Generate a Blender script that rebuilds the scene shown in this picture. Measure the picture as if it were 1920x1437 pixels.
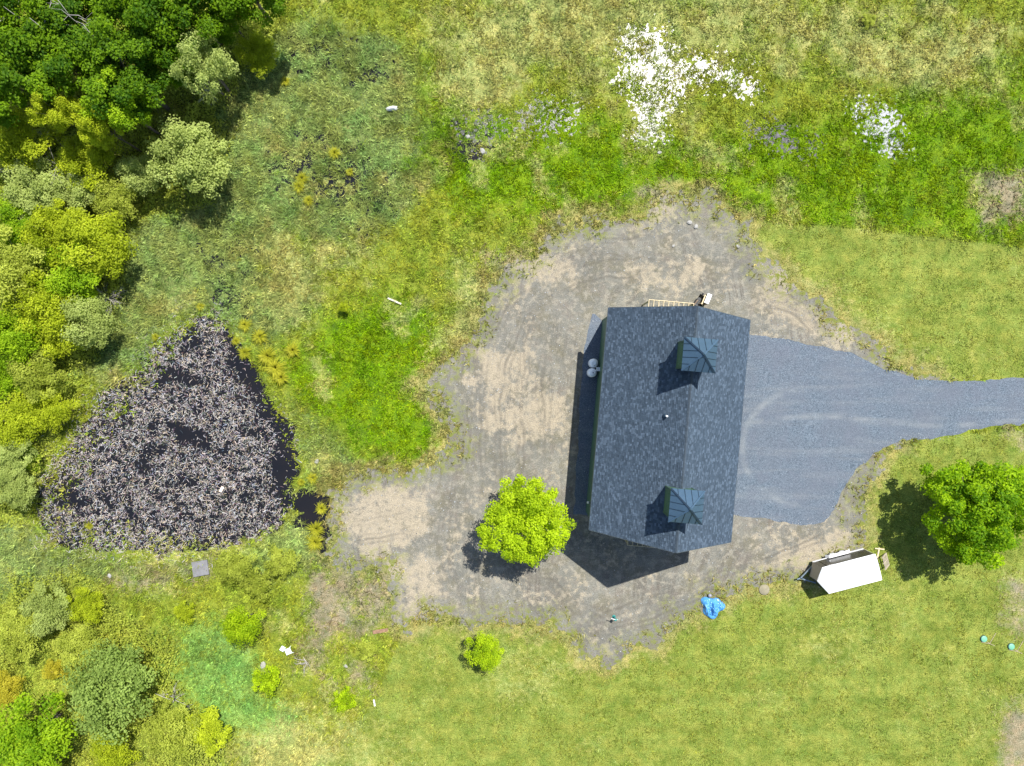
import bpy, math, random
import numpy as np
from mathutils import Vector, Matrix

# ------------------------------------------------------------------ camera, sky, sun, exposure
scene = bpy.context.scene
for o in list(bpy.data.objects):
    bpy.data.objects.remove(o)
S, H, CX, CY = 0.0455, 62.0, 960.0, 718.5        # metres per photo pixel on the ground, drone height, nadir
def at(px, py, z=0.0):
    k = S * (H - z) / H
    return ((px - CX) * k, -(py - CY) * k)

cam = bpy.data.cameras.new('camera')
cam.sensor_width = 36.0
cam.lens = 36.0 * (H / S) / 1920.0
cam.clip_end = 6000.0
cam_o = bpy.data.objects.new('camera', cam)
cam_o.location = (0, 0, H)
scene.collection.objects.link(cam_o)
scene.camera = cam_o

SUN = Vector((0.262, 0.480, 1.0)).normalized()    # direction to the sun
world = bpy.data.worlds.new('World')
scene.world = world
world.use_nodes = True
wn = world.node_tree
sky = wn.nodes.new('ShaderNodeTexSky')
sky.sky_type = 'NISHITA'
sky.sun_disc = False
sky.sun_elevation = math.asin(SUN.z)
sky.sun_rotation = math.atan2(SUN.x, SUN.y)
wn.links.new(sky.outputs['Color'], wn.nodes['Background'].inputs['Color'])
wn.nodes['Background'].inputs['Strength'].default_value = 0.10

sl = bpy.data.lights.new('sun', 'SUN')
sl.energy = 5.0
sl.angle = math.radians(0.5)
sl.color = (1.0, 0.96, 0.89)
so = bpy.data.objects.new('sun', sl)
so.rotation_euler = SUN.to_track_quat('Z', 'Y').to_euler()
so.location = (30, 50, 100)
scene.collection.objects.link(so)
vs = scene.view_settings
vs.view_transform = 'Standard'
vs.look = 'None'
vs.gamma = 1.0
vs.use_curve_mapping = False
vs.exposure = 0.90

C = scene.collection
rng = np.random.default_rng(11)
R_ = random.Random(5)

# ------------------------------------------------------------------ numpy noise and fields
TAB = np.random.default_rng(3).permutation(256)
TAB2 = np.concatenate([TAB, TAB, TAB])
VAL = np.random.default_rng(4).random(256)
def vnoise(x, y, seed=0):
    ix = np.floor(x).astype(np.int64); iy = np.floor(y).astype(np.int64)
    fx = x - ix; fy = y - iy
    fx = fx * fx * (3 - 2 * fx); fy = fy * fy * (3 - 2 * fy)
    def h(i, j):
        return VAL[TAB2[TAB2[(i + seed * 17) & 255] + ((j + seed * 31) & 255)]]
    a = h(ix, iy) * (1 - fx) + h(ix + 1, iy) * fx
    b = h(ix, iy + 1) * (1 - fx) + h(ix + 1, iy + 1) * fx
    return a * (1 - fy) + b * fy
def fbm(x, y, f, octv=4, seed=0, gain=0.55):
    s = 0.0; a = 1.0; t = 0.0
    for k in range(octv):
        s = s + a * vnoise(x * f + 13.7 * k, y * f - 7.1 * k, seed + k)
        t += a; a *= gain; f *= 2.03
    return s / t
def sstep(a, b, x):
    t = np.clip((x - a) / (b - a), 0, 1)
    return t * t * (3 - 2 * t)
def sd(x, y, poly):
    """signed distance in metres, positive inside"""
    d2 = np.full(x.shape, 1e12); ins = np.zeros(x.shape, bool)
    n = len(poly)
    for i in range(n):
        ax, ay = poly[i]; bx, by = poly[(i + 1) % n]
        ex, ey = bx - ax, by - ay
        t = np.clip(((x - ax) * ex + (y - ay) * ey) / (ex * ex + ey * ey + 1e-9), 0, 1)
        d2 = np.minimum(d2, (x - ax - t * ex) ** 2 + (y - ay - t * ey) ** 2)
        c = ((ay > y) != (by > y)) & (x < ex * (y - ay) / ((ey if abs(ey) > 1e-9 else 1e-9)) + ax)
        ins ^= c
    d = np.sqrt(d2)
    return np.where(ins, d, -d)
def poly(*pts):
    return [at(p[0], p[1]) for p in pts]

P_YARD = poly((1225,398),(1248,368),(1290,385),(1330,362),(1345,402),(1398,415),(1388,450),(1420,480),(1450,508),(1480,538),
    (1530,562),(1570,590),(1600,618),(1640,655),(1690,692),(1740,708),(1760,740),(1690,812),(1650,850),(1628,895),(1612,955),(1614,1000),(1600,1042),
    (1520,1080),(1460,1085),(1400,1100),(1330,1118),(1285,1160),(1240,1190),(1180,1212),(1142,1240),(1110,1222),(1060,1182),(1000,1168),
    (930,1163),(860,1172),(800,1150),(760,1168),(732,1165),(735,1110),(738,1062),(700,1056),(640,1058),(622,1020),(615,970),(625,930),
    (650,905),(700,890),(760,885),(815,872),(845,842),(852,790),(825,765),(800,725),(810,697),(850,680),(880,642),(890,590),
    (930,540),(970,500),(1025,460),(1060,425),(1120,420),(1170,415))
P_DRIVE = poly((1300,612),(1405,628),(1500,641),(1600,666),(1660,694),(1720,711),(1800,716),(1920,709),(2100,700),(2600,690),(2600,775),(2100,788),
    (1920,795),(1850,801),(1790,815),(1740,822),(1690,825),(1645,848),(1603,880),(1578,920),(1562,958),(1545,980),(1500,983),(1440,973),(1378,966),(1290,962))
P_STRIP = poly((1112,588),(1124,598),(1150,640),(1140,960),(1110,966),(1077,964),(1080,900),(1085,800),(1091,700),(1098,645))
P_POND = poly((365,592),(412,592),(428,612),(452,640),(478,682),(505,720),(530,760),(552,800),(566,850),(556,900),(546,950),(522,990),
    (490,1012),(440,1026),(400,1036),(330,1041),(250,1041),(180,1036),(110,1030),(80,1000),(65,960),(75,900),(110,850),(140,790),
    (180,750),(220,710),(260,680),(290,650),(328,628),(348,605))
P_CHAN = poly((552,905),(596,925),(628,915),(624,950),(612,985),(622,1040),(606,1050),(585,1010),(550,985))
P_MARSH = [poly((500,70),(560,40),(700,55),(765,95),(795,150),(782,215),(850,235),(880,265),(850,320),(800,345),(745,405),(700,450),(640,440),(560,430),
    (520,500),(600,540),(575,600),(545,640),(500,650),(440,600),(370,580),(300,640),(210,720),(150,690),(225,600),(255,450),(300,395),(400,375),
    (425,300),(415,200),(470,130)),
    poly((545,740),(600,800),(660,840),(730,868),(650,905),(625,930),(610,1060),(500,1080),(470,1040),(560,960),(570,870)),
    poly((-120,990),(60,990),(120,1035),(250,1050),(400,1045),(300,1072),(180,1085),(60,1110),(-120,1110))]
P_LAWN = [poly((1395,408),(1480,420),(1560,424),(1700,440),(1920,464),(2300,500),(2300,705),(1800,712),(1720,705),(1640,655),(1570,590),(1480,538),(1410,470)),
    poly((760,1175),(930,1170),(1100,1215),(1200,1215),(1290,1160),(1400,1100),(1520,1085),(1610,1040),(1615,950),(1650,850),(1740,822),(1930,800),(2300,790),
         (2300,1700),(560,1700),(560,1500),(700,1320))]
P_LUSH = [poly((780,100),(870,160),(1000,200),(1150,220),(1250,265),(1400,270),(1500,230),(1700,180),(1930,120),(2300,100),(2300,470),(1920,450),(1700,430),(1560,415),(1400,400),
              (1300,350),(1200,370),(1040,410),(960,380),(850,380),(790,300),(800,220)),
          poly((600,640),(700,560),(780,560),(870,620),(800,700),(840,770),(840,830),(700,860),(600,790),(545,690)),
          poly((1640,860),(1760,825),(1830,815),(1860,850),(1700,900),(1660,1000),(1625,1030),(1628,920)),
          poly((1360,1100),(1470,1090),(1440,1190),(1300,1250),(1260,1190),(1310,1150)),
          poly((1830,1140),(1930,1180),(1900,1260),(1830,1230)), poly((1870,1290),(1940,1240),(1900,1440),(1820,1440))]
P_DRY = [poly((790,20),(1300,-60),(1480,-40),(1500,60),(1350,110),(1240,70),(1100,110),(900,110),(800,90)),
         poly((1540,10),(1760,20),(1900,60),(1870,150),(1720,180),(1600,130),(1540,70)),
         poly((1480,540),(1540,520),(1680,640),(1760,700),(1700,700),(1600,620)),
         poly((480,480),(530,440),(650,440),(700,470),(600,500),(560,600),(530,580)),
         poly((440,1360),(560,1330),(700,1350),(800,1400),(760,1460),(430,1460)),
         poly((880,500),(960,480),(980,520),(900,600),(880,650),(850,640)),
         poly((930,1180),(1100,1230),(1060,1300),(900,1290)), poly((1500,1180),(1640,1170),(1600,1240),(1500,1230)),
         poly((780,150),(860,90),(960,160),(900,230))]
P_BARE = [poly((590,1060),(730,1060),(735,1165),(690,1190),(620,1200),(580,1260),(620,1290),(560,1240),(580,1150)),
          poly((660,1230),(700,1225),(700,1290),(655,1285)), poly((1830,330),(1930,310),(1940,400),(1860,410)),
          poly((1890,1080),(2050,1060),(2050,1200),(1900,1190),(1868,1160)), poly((1895,1310),(2050,1250),(2050,1500),(1865,1500)),
          poly((915,470),(985,472),(975,492),(925,490)), poly((340,1045),(400,1048),(395,1085),(355,1080)), poly((1870,800),(1930,798),(1930,825),(1880,822)),
          poly((205,1080),(250,1072),(330,1065),(310,1085),(230,1092)), poly((1180,350),(1260,340),(1255,365),(1200,372))]
P_SEED = [poly((330,1180),(370,1165),(430,1180),(480,1230),(500,1300),(560,1340),(500,1370),(420,1370),(345,1320),(325,1250))]
P_SCRUB = [poly((-400,-400),(560,-400),(540,30),(470,120),(430,200),(425,300),(400,380),(300,390),(250,450),(225,600),(150,680),(110,800),(70,900),(50,990),(-400,1000)),
           poly((-400,1100),(150,1080),(230,1120),(330,1180),(330,1320),(430,1370),(420,1500),(-400,1700))]
P_GLINT = [poly((1165,75),(1215,58),(1262,92),(1290,130),(1345,128),(1400,138),(1420,172),(1362,160),(1290,160),(1252,190),(1245,250),(1200,255),(1198,205),(1175,160),(1190,120)),
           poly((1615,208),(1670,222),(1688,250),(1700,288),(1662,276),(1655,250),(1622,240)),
           poly((1412,248),(1450,236),(1500,262),(1530,272),(1520,286),(1450,268),(1420,268)),
           poly((860,255),(900,215),(960,225),(1000,190),(1100,200),(1060,270),(960,250),(905,290))]
P_STRAW = [poly((655,930),(720,900),(810,900),(815,1000),(760,1040),(680,1040),(640,1000)),
           poly((890,690),(940,655),(1010,660),(1010,720),(940,760)), poly((900,760),(1060,730),(1060,800),(920,810)),
           poly((1420,490),(1500,540),(1600,620),(1620,650),(1500,620),(1430,560)), poly((1400,1050),(1540,990),(1610,980),(1600,1045),(1480,1080)),
           poly((740,1060),(830,1070),(860,1140),(760,1165)), poly((980,480),(1050,470),(1060,520),(990,560)), poly((1230,370),(1290,390),(1280,420),(1180,425)),
           poly((1180,500),(1330,505),(1320,545),(1190,540))]

BARN_C = (12.03, -3.20); BARN_A = math.radians(-5.0)
def to_barn(x, y):
    c, s = math.cos(BARN_A), math.sin(BARN_A)
    dx, dy = x - BARN_C[0], y - BARN_C[1]
    return dx * c + dy * s, -dx * s + dy * c

def f_yard(x, y):
    return sd(x, y, P_YARD) + (fbm(x, y, 0.55, 4, 2) - 0.5) * 2.6 + (fbm(x, y, 2.2, 4, 9) - 0.5) * 1.9
def f_drive(x, y):
    return sd(x, y, P_DRIVE) + (fbm(x, y, 1.2, 4, 5) - 0.5) * 0.55
def f_strip(x, y):
    return sd(x, y, P_STRIP) + (fbm(x, y, 1.4, 3, 6) - 0.5) * 0.4
def f_pond(x, y):
    return np.maximum(sd(x, y, P_POND), sd(x, y, P_CHAN) * 0.8) + (fbm(x, y, 0.8, 4, 7) - 0.5) * 2.0
def multi(x, y, polys, soft=1.0):
    d = np.full(x.shape, -1e6)
    for p in polys:
        d = np.maximum(d, sd(x, y, p))
    return sstep(-soft, soft, d)
def height(x, y, p=None):
    p = f_pond(x, y) if p is None else p
    return -0.75 * sstep(-0.4, 1.8, p)
def masks(x, y):
    wob = (fbm(x, y, 0.25, 4, 21) - 0.5) * 3.0
    wx, wy = x + wob, y + (fbm(x, y, 0.25, 4, 25) - 0.5) * 3.0
    m = {}
    m['lawn'] = multi(x, y, P_LAWN, 0.35)
    m['lush'] = np.clip(multi(wx, wy, P_LUSH, 3.0) * (0.45 + 1.1 * fbm(x, y, 0.22, 4, 31)), 0, 1)
    m['dry'] = np.clip(0.9 * multi(wx, wy, P_DRY, 3.2) * (0.35 + 1.2 * fbm(x, y, 0.5, 4, 33)) + sstep(0.60, 0.78, fbm(x, y, 0.3, 5, 36)) * 0.55, 0, 1) * (1 - 0.55 * m['lawn'])
    m['sedge'] = multi(wx, wy, P_MARSH, 1.6)
    m['bare'] = np.clip(multi(wx, wy, P_BARE, 1.4) * (0.12 + 1.1 * fbm(x, y, 0.9, 4, 37)), 0, 1)
    m['seed'] = multi(wx, wy, P_SEED, 2.0) * (0.45 + 0.6 * fbm(x, y, 0.5, 3, 38))
    m['scrub'] = multi(wx, wy, P_SCRUB, 0.9)
    y_ = f_yard(x, y)
    m['near'] = sstep(-2.2, 0.2, y_)            # thin worn grass beside the dirt
    return m, y_

# palette: dark, light (linear base colours)
PAL = dict(meadow=((0.110,0.158,0.009),(0.285,0.345,0.040)), lawn=((0.112,0.152,0.015),(0.208,0.248,0.050)),
           lush=((0.050,0.122,0.001),(0.195,0.320,0.005)), dry=((0.150,0.175,0.036),(0.370,0.390,0.135)),
           sedge=((0.085,0.138,0.028),(0.330,0.425,0.135)), bare=((0.140,0.122,0.070),(0.255,0.225,0.150)),
           seed=((0.078,0.172,0.026),(0.215,0.370,0.088)), scrub=((0.130,0.176,0.014),(0.335,0.390,0.064)))
ORDER = ['meadow','scrub','sedge','lush','lawn','dry','near','seed','bare']

# ------------------------------------------------------------------ node helpers
def mat(name):
    m = bpy.data.materials.new(name); m.use_nodes = True
    nt = m.node_tree
    for n in list(nt.nodes): nt.nodes.remove(n)
    out = nt.nodes.new('ShaderNodeOutputMaterial')
    b = nt.nodes.new('ShaderNodeBsdfPrincipled')
    nt.links.new(b.outputs[0], out.inputs[0])
    return m, nt, b
def nd(nt, t, **kw):
    n = nt.nodes.new(t)
    for k, v in kw.items():
        if k.startswith('i_'):
            key = k[2:]
            n.inputs[int(key) if key.isdigit() else key].default_value = v
        else: setattr(n, k, v)
    return n
def noise(nt, vec, scale, detail=4.0, rough=0.55):
    n = nd(nt, 'ShaderNodeTexNoise', i_Scale=scale, i_Detail=detail, i_Roughness=rough)
    if vec is not None: nt.links.new(vec, n.inputs['Vector'])
    return n.outputs['Fac']
def math_(nt, op, a, b=None, c=None, clamp=False):
    n = nd(nt, 'ShaderNodeMath', operation=op, use_clamp=clamp)
    for i, v in enumerate((a, b, c)):
        if v is None: continue
        if isinstance(v, (int, float)): n.inputs[i].default_value = v
        else: nt.links.new(v, n.inputs[i])
    return n.outputs[0]
def mix(nt, fac, a, b, mode='MIX'):
    n = nd(nt, 'ShaderNodeMix', data_type='RGBA', blend_type=mode)
    n.clamp_factor = True
    for i, v in ((0, fac), (6, a), (7, b)):
        if isinstance(v, (int, float)): n.inputs[i].default_value = v
        elif isinstance(v, tuple): n.inputs[i].default_value = (*v[:3], 1)
        else: nt.links.new(v, n.inputs[i])
    return n.outputs[2]
def remap(nt, v, a, b, c=0.0, d=1.0):
    n = nd(nt, 'ShaderNodeMapRange', i_1=a, i_2=b, i_3=c, i_4=d)
    nt.links.new(v, n.inputs[0])
    return n.outputs[0]
def bump(nt, b, h, strength=0.4, dist=0.05):
    n = nd(nt, 'ShaderNodeBump', i_Strength=strength, i_Distance=dist)
    nt.links.new(h, n.inputs['Height']); nt.links.new(n.outputs[0], b.inputs['Normal'])
def attr(nt, name, out='Fac'):
    n = nd(nt, 'ShaderNodeAttribute', attribute_name=name)
    return n.outputs[out]
def objco(nt):
    return nd(nt, 'ShaderNodeTexCoord').outputs['Object']
def pos(nt):
    return nd(nt, 'ShaderNodeNewGeometry').outputs['Position']

def simple(name, col, rough=0.6, metal=0.0, var=0.15, scale=6.0, bumpk=0.0, spec=0.5):
    m, nt, b = mat(name)
    v = objco(nt)
    n = noise(nt, v, scale, 5.0, 0.6)
    d = tuple(max(0.0, c * (1 - var * 1.4)) for c in col); l = tuple(min(1.0, c * (1 + var)) for c in col)
    nt.links.new(mix(nt, remap(nt, n, 0.3, 0.7), d, l), b.inputs['Base Color'])
    nt.links.new(remap(nt, noise(nt, v, scale * 2.3), 0.3, 0.7, max(0.02, rough - 0.1), min(1.0, rough + 0.1)), b.inputs['Roughness'])
    b.inputs['Metallic'].default_value = metal
    b.inputs['Specular IOR Level'].default_value = spec
    if bumpk: bump(nt, b, noise(nt, v, scale * 4, 6.0, 0.7), bumpk, 0.02)
    return m

# ------------------------------------------------------------------ mesh helpers
class MB:
    def __init__(s): s.v = []; s.f = []
    def add(s, vs, fs):
        k = len(s.v); s.v += [tuple(v) for v in vs]; s.f += [tuple(i + k for i in f) for f in fs]; return s
    def box(s, x0, x1, y0, y1, z0, z1):
        return s.add([(x0,y0,z0),(x1,y0,z0),(x1,y1,z0),(x0,y1,z0),(x0,y0,z1),(x1,y0,z1),(x1,y1,z1),(x0,y1,z1)],
                     [(0,3,2,1),(4,5,6,7),(0,1,5,4),(1,2,6,5),(2,3,7,6),(3,0,4,7)])
    def bar(s, a, b, w, h, up=(0,0,1)):
        a, b = Vector(a), Vector(b); d = (b - a).normalized(); u = Vector(up)
        if abs(d.dot(u)) > 0.98: u = Vector((1,0,0))
        r = d.cross(u).normalized() * w / 2; t = r.cross(d).normalized() * h / 2
        return s.add([a-r-t, a+r-t, a+r+t, a-r+t, b-r-t, b+r-t, b+r+t, b-r+t],
                     [(0,1,2,3),(7,6,5,4),(0,4,5,1),(1,5,6,2),(2,6,7,3),(3,7,4,0)])
    def tube(s, pts, rad, n=7, cap=True):
        pts = [Vector(p) for p in pts]; k0 = len(s.v)
        for i, p in enumerate(pts):
            d = (pts[min(i+1, len(pts)-1)] - pts[max(i-1, 0)]).normalized()
            u = Vector((0,0,1)) if abs(d.z) < 0.9 else Vector((1,0,0))
            a = d.cross(u).normalized(); b = d.cross(a)
            r = rad[i] if hasattr(rad, '__len__') else rad
            for j in range(n):
                t = 2 * math.pi * j / n
                s.v.append(tuple(p + a * math.cos(t) * r + b * math.sin(t) * r))
        for i in range(len(pts) - 1):
            for j in range(n):
                q = (j + 1) % n
                s.f.append((k0+i*n+j, k0+i*n+q, k0+(i+1)*n+q, k0+(i+1)*n+j))
        if cap:
            s.f.append(tuple(k0 + j for j in range(n))[::-1]); s.f.append(tuple(k0 + (len(pts)-1)*n + j for j in range(n)))
        return s
    def lathe(s, prof, n=24, c=(0,0,0)):
        k0 = len(s.v)
        for r, z in prof:
            for j in range(n):
                t = 2 * math.pi * j / n
                s.v.append((c[0] + r*math.cos(t), c[1] + r*math.sin(t), c[2] + z))
        for i in range(len(prof) - 1):
            for j in range(n):
                q = (j + 1) % n
                s.f.append((k0+i*n+j, k0+i*n+q, k0+(i+1)*n+q, k0+(i+1)*n+j))
        s.f.append(tuple(k0 + j for j in range(n))[::-1]); s.f.append(tuple(k0 + (len(prof)-1)*n + j for j in range(n)))
        return s
    def mesh(s, name, m=None, smooth=False):
        me = bpy.data.meshes.new(name); me.from_pydata(s.v, [], s.f); me.update()
        if m: me.materials.append(m)
        if smooth: me.shade_smooth()
        return me
    def build(s, name, m, parent=None, smooth=False):
        return link(name, s.mesh(name, m, smooth), parent)
def link(name, me, parent=None, loc=None, rotz=None):
    o = bpy.data.objects.new(name, me); C.objects.link(o)
    if parent is not None: o.parent = parent
    if loc is not None: o.location = loc
    if rotz is not None: o.rotation_euler.z = rotz
    return o
def tag(o, label=None, cat=None, group=None, kind=None):
    if label: o['label'] = label
    if cat: o['category'] = cat
    if group: o['group'] = group
    if kind: o['kind'] = kind
    return o
def empty(name, loc, rz=0.0, label=None, cat=None, group=None):
    o = link(name, None, None, loc, rz); o.empty_display_size = 0.3
    return tag(o, label, cat, group)
def npmesh(name, v, faces, m=None, k=4):
    """v (n,3), faces (f,k)"""
    me = bpy.data.meshes.new(name)
    nf = len(faces)
    me.vertices.add(len(v)); me.vertices.foreach_set('co', np.ascontiguousarray(v, np.float32).ravel())
    me.loops.add(nf * k); me.loops.foreach_set('vertex_index', np.ascontiguousarray(faces, np.int32).ravel())
    me.polygons.add(nf); me.polygons.foreach_set('loop_start', np.arange(0, nf * k, k, dtype=np.int32))
    me.polygons.foreach_set('loop_total', np.full(nf, k, np.int32))
    me.update(calc_edges=True)
    if m: me.materials.append(m)
    return me
def put_col(me, name, col):
    a = me.attributes.new(name, 'FLOAT_COLOR', 'POINT')
    c = np.ones((len(col), 4), np.float32); c[:, :col.shape[1]] = col
    a.data.foreach_set('color', c.ravel())
def put_f(me, name, val):
    a = me.attributes.new(name, 'FLOAT', 'POINT')
    a.data.foreach_set('value', np.ascontiguousarray(val, np.float32))

def region_sheet(name, field, x0, x1, y0, y1, res, z, m):
    """sheet over field > 0, its outline cut through the grid cells"""
    xs = np.arange(x0, x1 + res, res); ys = np.arange(y0, y1 + res, res)
    X, Y = np.meshgrid(xs, ys); F = field(X, Y)
    ny, nx = F.shape
    V = []; idx = {}; faces = []
    def vid(key, p):
        i = idx.get(key)
        if i is None:
            i = len(V); idx[key] = i; V.append(p)
        return i
    cnt = (F[:-1,:-1] > 0).astype(int) + (F[1:,:-1] > 0) + (F[:-1,1:] > 0) + (F[1:,1:] > 0)
    for j, i in zip(*np.nonzero(cnt)):
        cs = ((j,i),(j,i+1),(j+1,i+1),(j+1,i)); fc = []
        for a in range(4):
            p, q = cs[a], cs[(a+1) % 4]; fp, fq = F[p], F[q]
            if fp > 0: fc.append(vid(p, (xs[p[1]], ys[p[0]], z)))
            if (fp > 0) != (fq > 0):
                t = fp / (fp - fq); key = (p, q) if p < q else (q, p)
                fc.append(vid(key, (xs[p[1]] + t*(xs[q[1]]-xs[p[1]]), ys[p[0]] + t*(ys[q[0]]-ys[p[0]]), z)))
        if len(fc) >= 3: faces.append(fc)
    me = bpy.data.meshes.new(name); me.from_pydata(V, [], faces); me.update(); me.materials.append(m)
    o = link(name, me)
    o['kind'] = 'structure'
    return o, np.array(V)

# ------------------------------------------------------------------ ground
def axis(lo, hi, step, far):
    core = np.arange(lo, hi + step * 0.5, step)
    out = []; d = step; p = hi
    while p < far:
        d *= 1.5; p += d; out.append(p)
    neg = []; d = step; p = lo
    while p > -far:
        d *= 1.5; p -= d; neg.append(p)
    return np.concatenate([np.array(neg[::-1]), core, np.array(out)])
gx = axis(-52, 52, 0.24, 1800); gy = axis(-42, 42, 0.24, 1800)
GX, GY = np.meshgrid(gx, gy); gxf, gyf = GX.ravel(), GY.ravel()
gm, gyard = masks(gxf, gyf)
gp = f_pond(gxf, gyf)
gz = height(gxf, gyf, gp)
nx, ny = len(gx), len(gy)
ii = (np.arange(ny - 1)[:, None] * nx + np.arange(nx - 1)[None, :]).ravel()
gfaces = np.stack([ii, ii + 1, ii + nx + 1, ii + nx], 1)

m_ground, nt, b = mat('ground_soil_and_grass')
pv = pos(nt)
n1 = noise(nt, pv, 0.45, 5, 0.6); n2 = noise(nt, pv, 2.2, 6, 0.62); n3 = noise(nt, pv, 9.0, 5, 0.7)
tone = math_(nt, 'ADD', math_(nt, 'MULTIPLY', n1, 0.45), math_(nt, 'ADD', math_(nt, 'MULTIPLY', n2, 0.4), math_(nt, 'MULTIPLY', n3, 0.35)))
tone = remap(nt, tone, 0.48, 0.72)
sA = nd(nt, 'ShaderNodeSeparateColor'); nt.links.new(attr(nt, 'maskA', 'Color'), sA.inputs[0])
sB = nd(nt, 'ShaderNodeSeparateColor'); nt.links.new(attr(nt, 'maskB', 'Color'), sB.inputs[0])
src = dict(lawn=sA.outputs[0], lush=sA.outputs[1], dry=sA.outputs[2], sedge=sB.outputs[0], bare=sB.outputs[1], seed=sB.outputs[2],
           scrub=attr(nt, 'scrub'), near=attr(nt, 'near'))
rag = math_(nt, 'MULTIPLY', math_(nt, 'SUBTRACT', math_(nt, 'ADD', math_(nt, 'MULTIPLY', n2, 0.6), math_(nt, 'MULTIPLY', n3, 0.4)), 0.5), 1.9)
col = None
PAL['near'] = ((0.130,0.145,0.030),(0.290,0.275,0.100))
for nme in ORDER:
    dk, lt = PAL[nme]
    gk = {'meadow': 0.72, 'lush': 0.75, 'sedge': 0.5, 'scrub': 0.6, 'seed': 0.8, 'dry': 0.85}.get(nme, 0.95)
    c = mix(nt, tone, tuple(v * 0.8 * gk for v in dk), tuple(v * gk for v in lt))
    if col is None: col = c
    else:
        f = math_(nt, 'ADD', math_(nt, 'MULTIPLY', math_(nt, 'ADD', math_(nt, 'SUBTRACT', src[nme], 0.5), rag), 1.8), 0.5, clamp=True)
        f = math_(nt, 'MULTIPLY', f, remap(nt, src[nme], 0.0, 0.12))
        col = mix(nt, f, col, c)
hd = remap(nt, noise(nt, pv, 0.9, 4, 0.6), 0.3, 0.7)
col = mix(nt, 1.0, col, mix(nt, hd, (0.87,1.0,0.98), (1.13,0.99,0.90)), 'MULTIPLY')
sx_n = nd(nt, 'ShaderNodeSeparateXYZ'); nt.links.new(pv, sx_n.inputs[0])
yy = math_(nt, 'ADD', sx_n.outputs[1], math_(nt, 'MULTIPLY', math_(nt, 'MULTIPLY', sx_n.outputs[0], 0.05), math_(nt, 'GREATER_THAN', sx_n.outputs[1], 0.0)))
ph = math_(nt, 'ADD', math_(nt, 'MULTIPLY', yy, 5.2), math_(nt, 'MULTIPLY', math_(nt, 'SINE', math_(nt, 'MULTIPLY', sx_n.outputs[0], 0.07)), 1.2))
stp = math_(nt, 'MULTIPLY', math_(nt, 'SINE', ph), math_(nt, 'MULTIPLY', math_(nt, 'MULTIPLY', sA.outputs[0], 0.05), remap(nt, noise(nt, pv, 0.1, 2), 0.35, 0.6)))
vmul = nd(nt, 'ShaderNodeVectorMath', operation='SCALE'); nt.links.new(col, vmul.inputs[0]); nt.links.new(math_(nt, 'ADD', stp, 1.0), vmul.inputs['Scale']); col = vmul.outputs[0]
n4 = noise(nt, pv, 11.0, 4, 0.75)
col = mix(nt, 1.0, col, mix(nt, remap(nt, n4, 0.38, 0.62), (0.48,0.52,0.45), (1.42,1.38,1.45)), 'MULTIPLY')
mud = attr(nt, 'mud')
col = mix(nt, mud, col, mix(nt, n2, (0.012,0.011,0.012), (0.05,0.042,0.038)))
nt.links.new(col, b.inputs['Base Color'])
b.inputs['Roughness'].default_value = 0.9
b.inputs['Specular IOR Level'].default_value = 0.2
bump(nt, b, math_(nt, 'ADD', n2, math_(nt, 'MULTIPLY', n3, 0.8)), 0.7, 0.08)
me = npmesh('ground', np.stack([gxf, gyf, gz], 1), gfaces, m_ground)
put_col(me, 'maskA', np.stack([gm['lawn'], gm['lush'], gm['dry']], 1))
put_col(me, 'maskB', np.stack([gm['sedge'], gm['bare'], gm['seed']], 1))
put_f(me, 'scrub', gm['scrub']); put_f(me, 'near', gm['near']); put_f(me, 'mud', sstep(0.0, 0.7, gp))
tag(link('ground', me), kind='structure')

# dirt yard round the barn
def straw_field(x, y):
    w = (fbm(x, y, 0.5, 3, 61) - 0.5) * 3.5; w2 = (fbm(x, y, 0.5, 3, 63) - 0.5) * 3.5
    return np.clip(multi(x + w, y + w2, P_STRAW, 1.6) * (0.42 + 1.0 * fbm(x, y, 0.9, 4, 64)) + 0.45 * sstep(0.58, 0.72, fbm(x, y, 0.6, 4, 66)), 0, 1)
m_dirt, nt, b = mat('packed_dirt')
pv = pos(nt)
n1 = noise(nt, pv, 0.35, 5, 0.6); n2 = noise(nt, pv, 1.8, 6, 0.65); n3 = noise(nt, pv, 11.0, 5, 0.75)
tr = noise(nt, attr(nt, 'track', 'Vector'), 1.0, 4, 0.6)
c = mix(nt, remap(nt, n1, 0.3, 0.7), (0.112,0.112,0.098), (0.196,0.190,0.162))
trm = math_(nt, 'MULTIPLY', remap(nt, tr, 0.47, 0.58), remap(nt, noise(nt, pv, 0.22, 3), 0.42, 0.62, 0.05, 0.62))
c = mix(nt, trm, c, (0.088,0.078,0.066))
c = mix(nt, remap(nt, noise(nt, pv, 0.7, 5, 0.65), 0.52, 0.66, 0.0, 0.5), c, (0.128,0.104,0.086))
c = mix(nt, remap(nt, noise(nt, pv, 0.55, 5, 0.65), 0.48, 0.62, 0.0, 0.7), c, (0.128,0.118,0.082))
c = mix(nt, remap(nt, n2, 0.49, 0.64, 0.0, 0.8), c, (0.240,0.222,0.180))
st = math_(nt, 'ADD', math_(nt, 'MULTIPLY', math_(nt, 'SUBTRACT', math_(nt, 'ADD', attr(nt, 'straw'), math_(nt, 'MULTIPLY', math_(nt, 'SUBTRACT', math_(nt, 'ADD', math_(nt, 'MULTIPLY', n2, 0.6), math_(nt, 'MULTIPLY', n3, 0.4)), 0.5), 5.0)), 0.62), 1.6), 0.5, clamp=True)
c = mix(nt, math_(nt, 'MULTIPLY', math_(nt, 'MULTIPLY', st, 0.85), remap(nt, attr(nt, 'straw'), 0.04, 0.35, 0.12, 1.0)), c, mix(nt, n3, (0.235,0.200,0.142), (0.360,0.312,0.232)))
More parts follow.
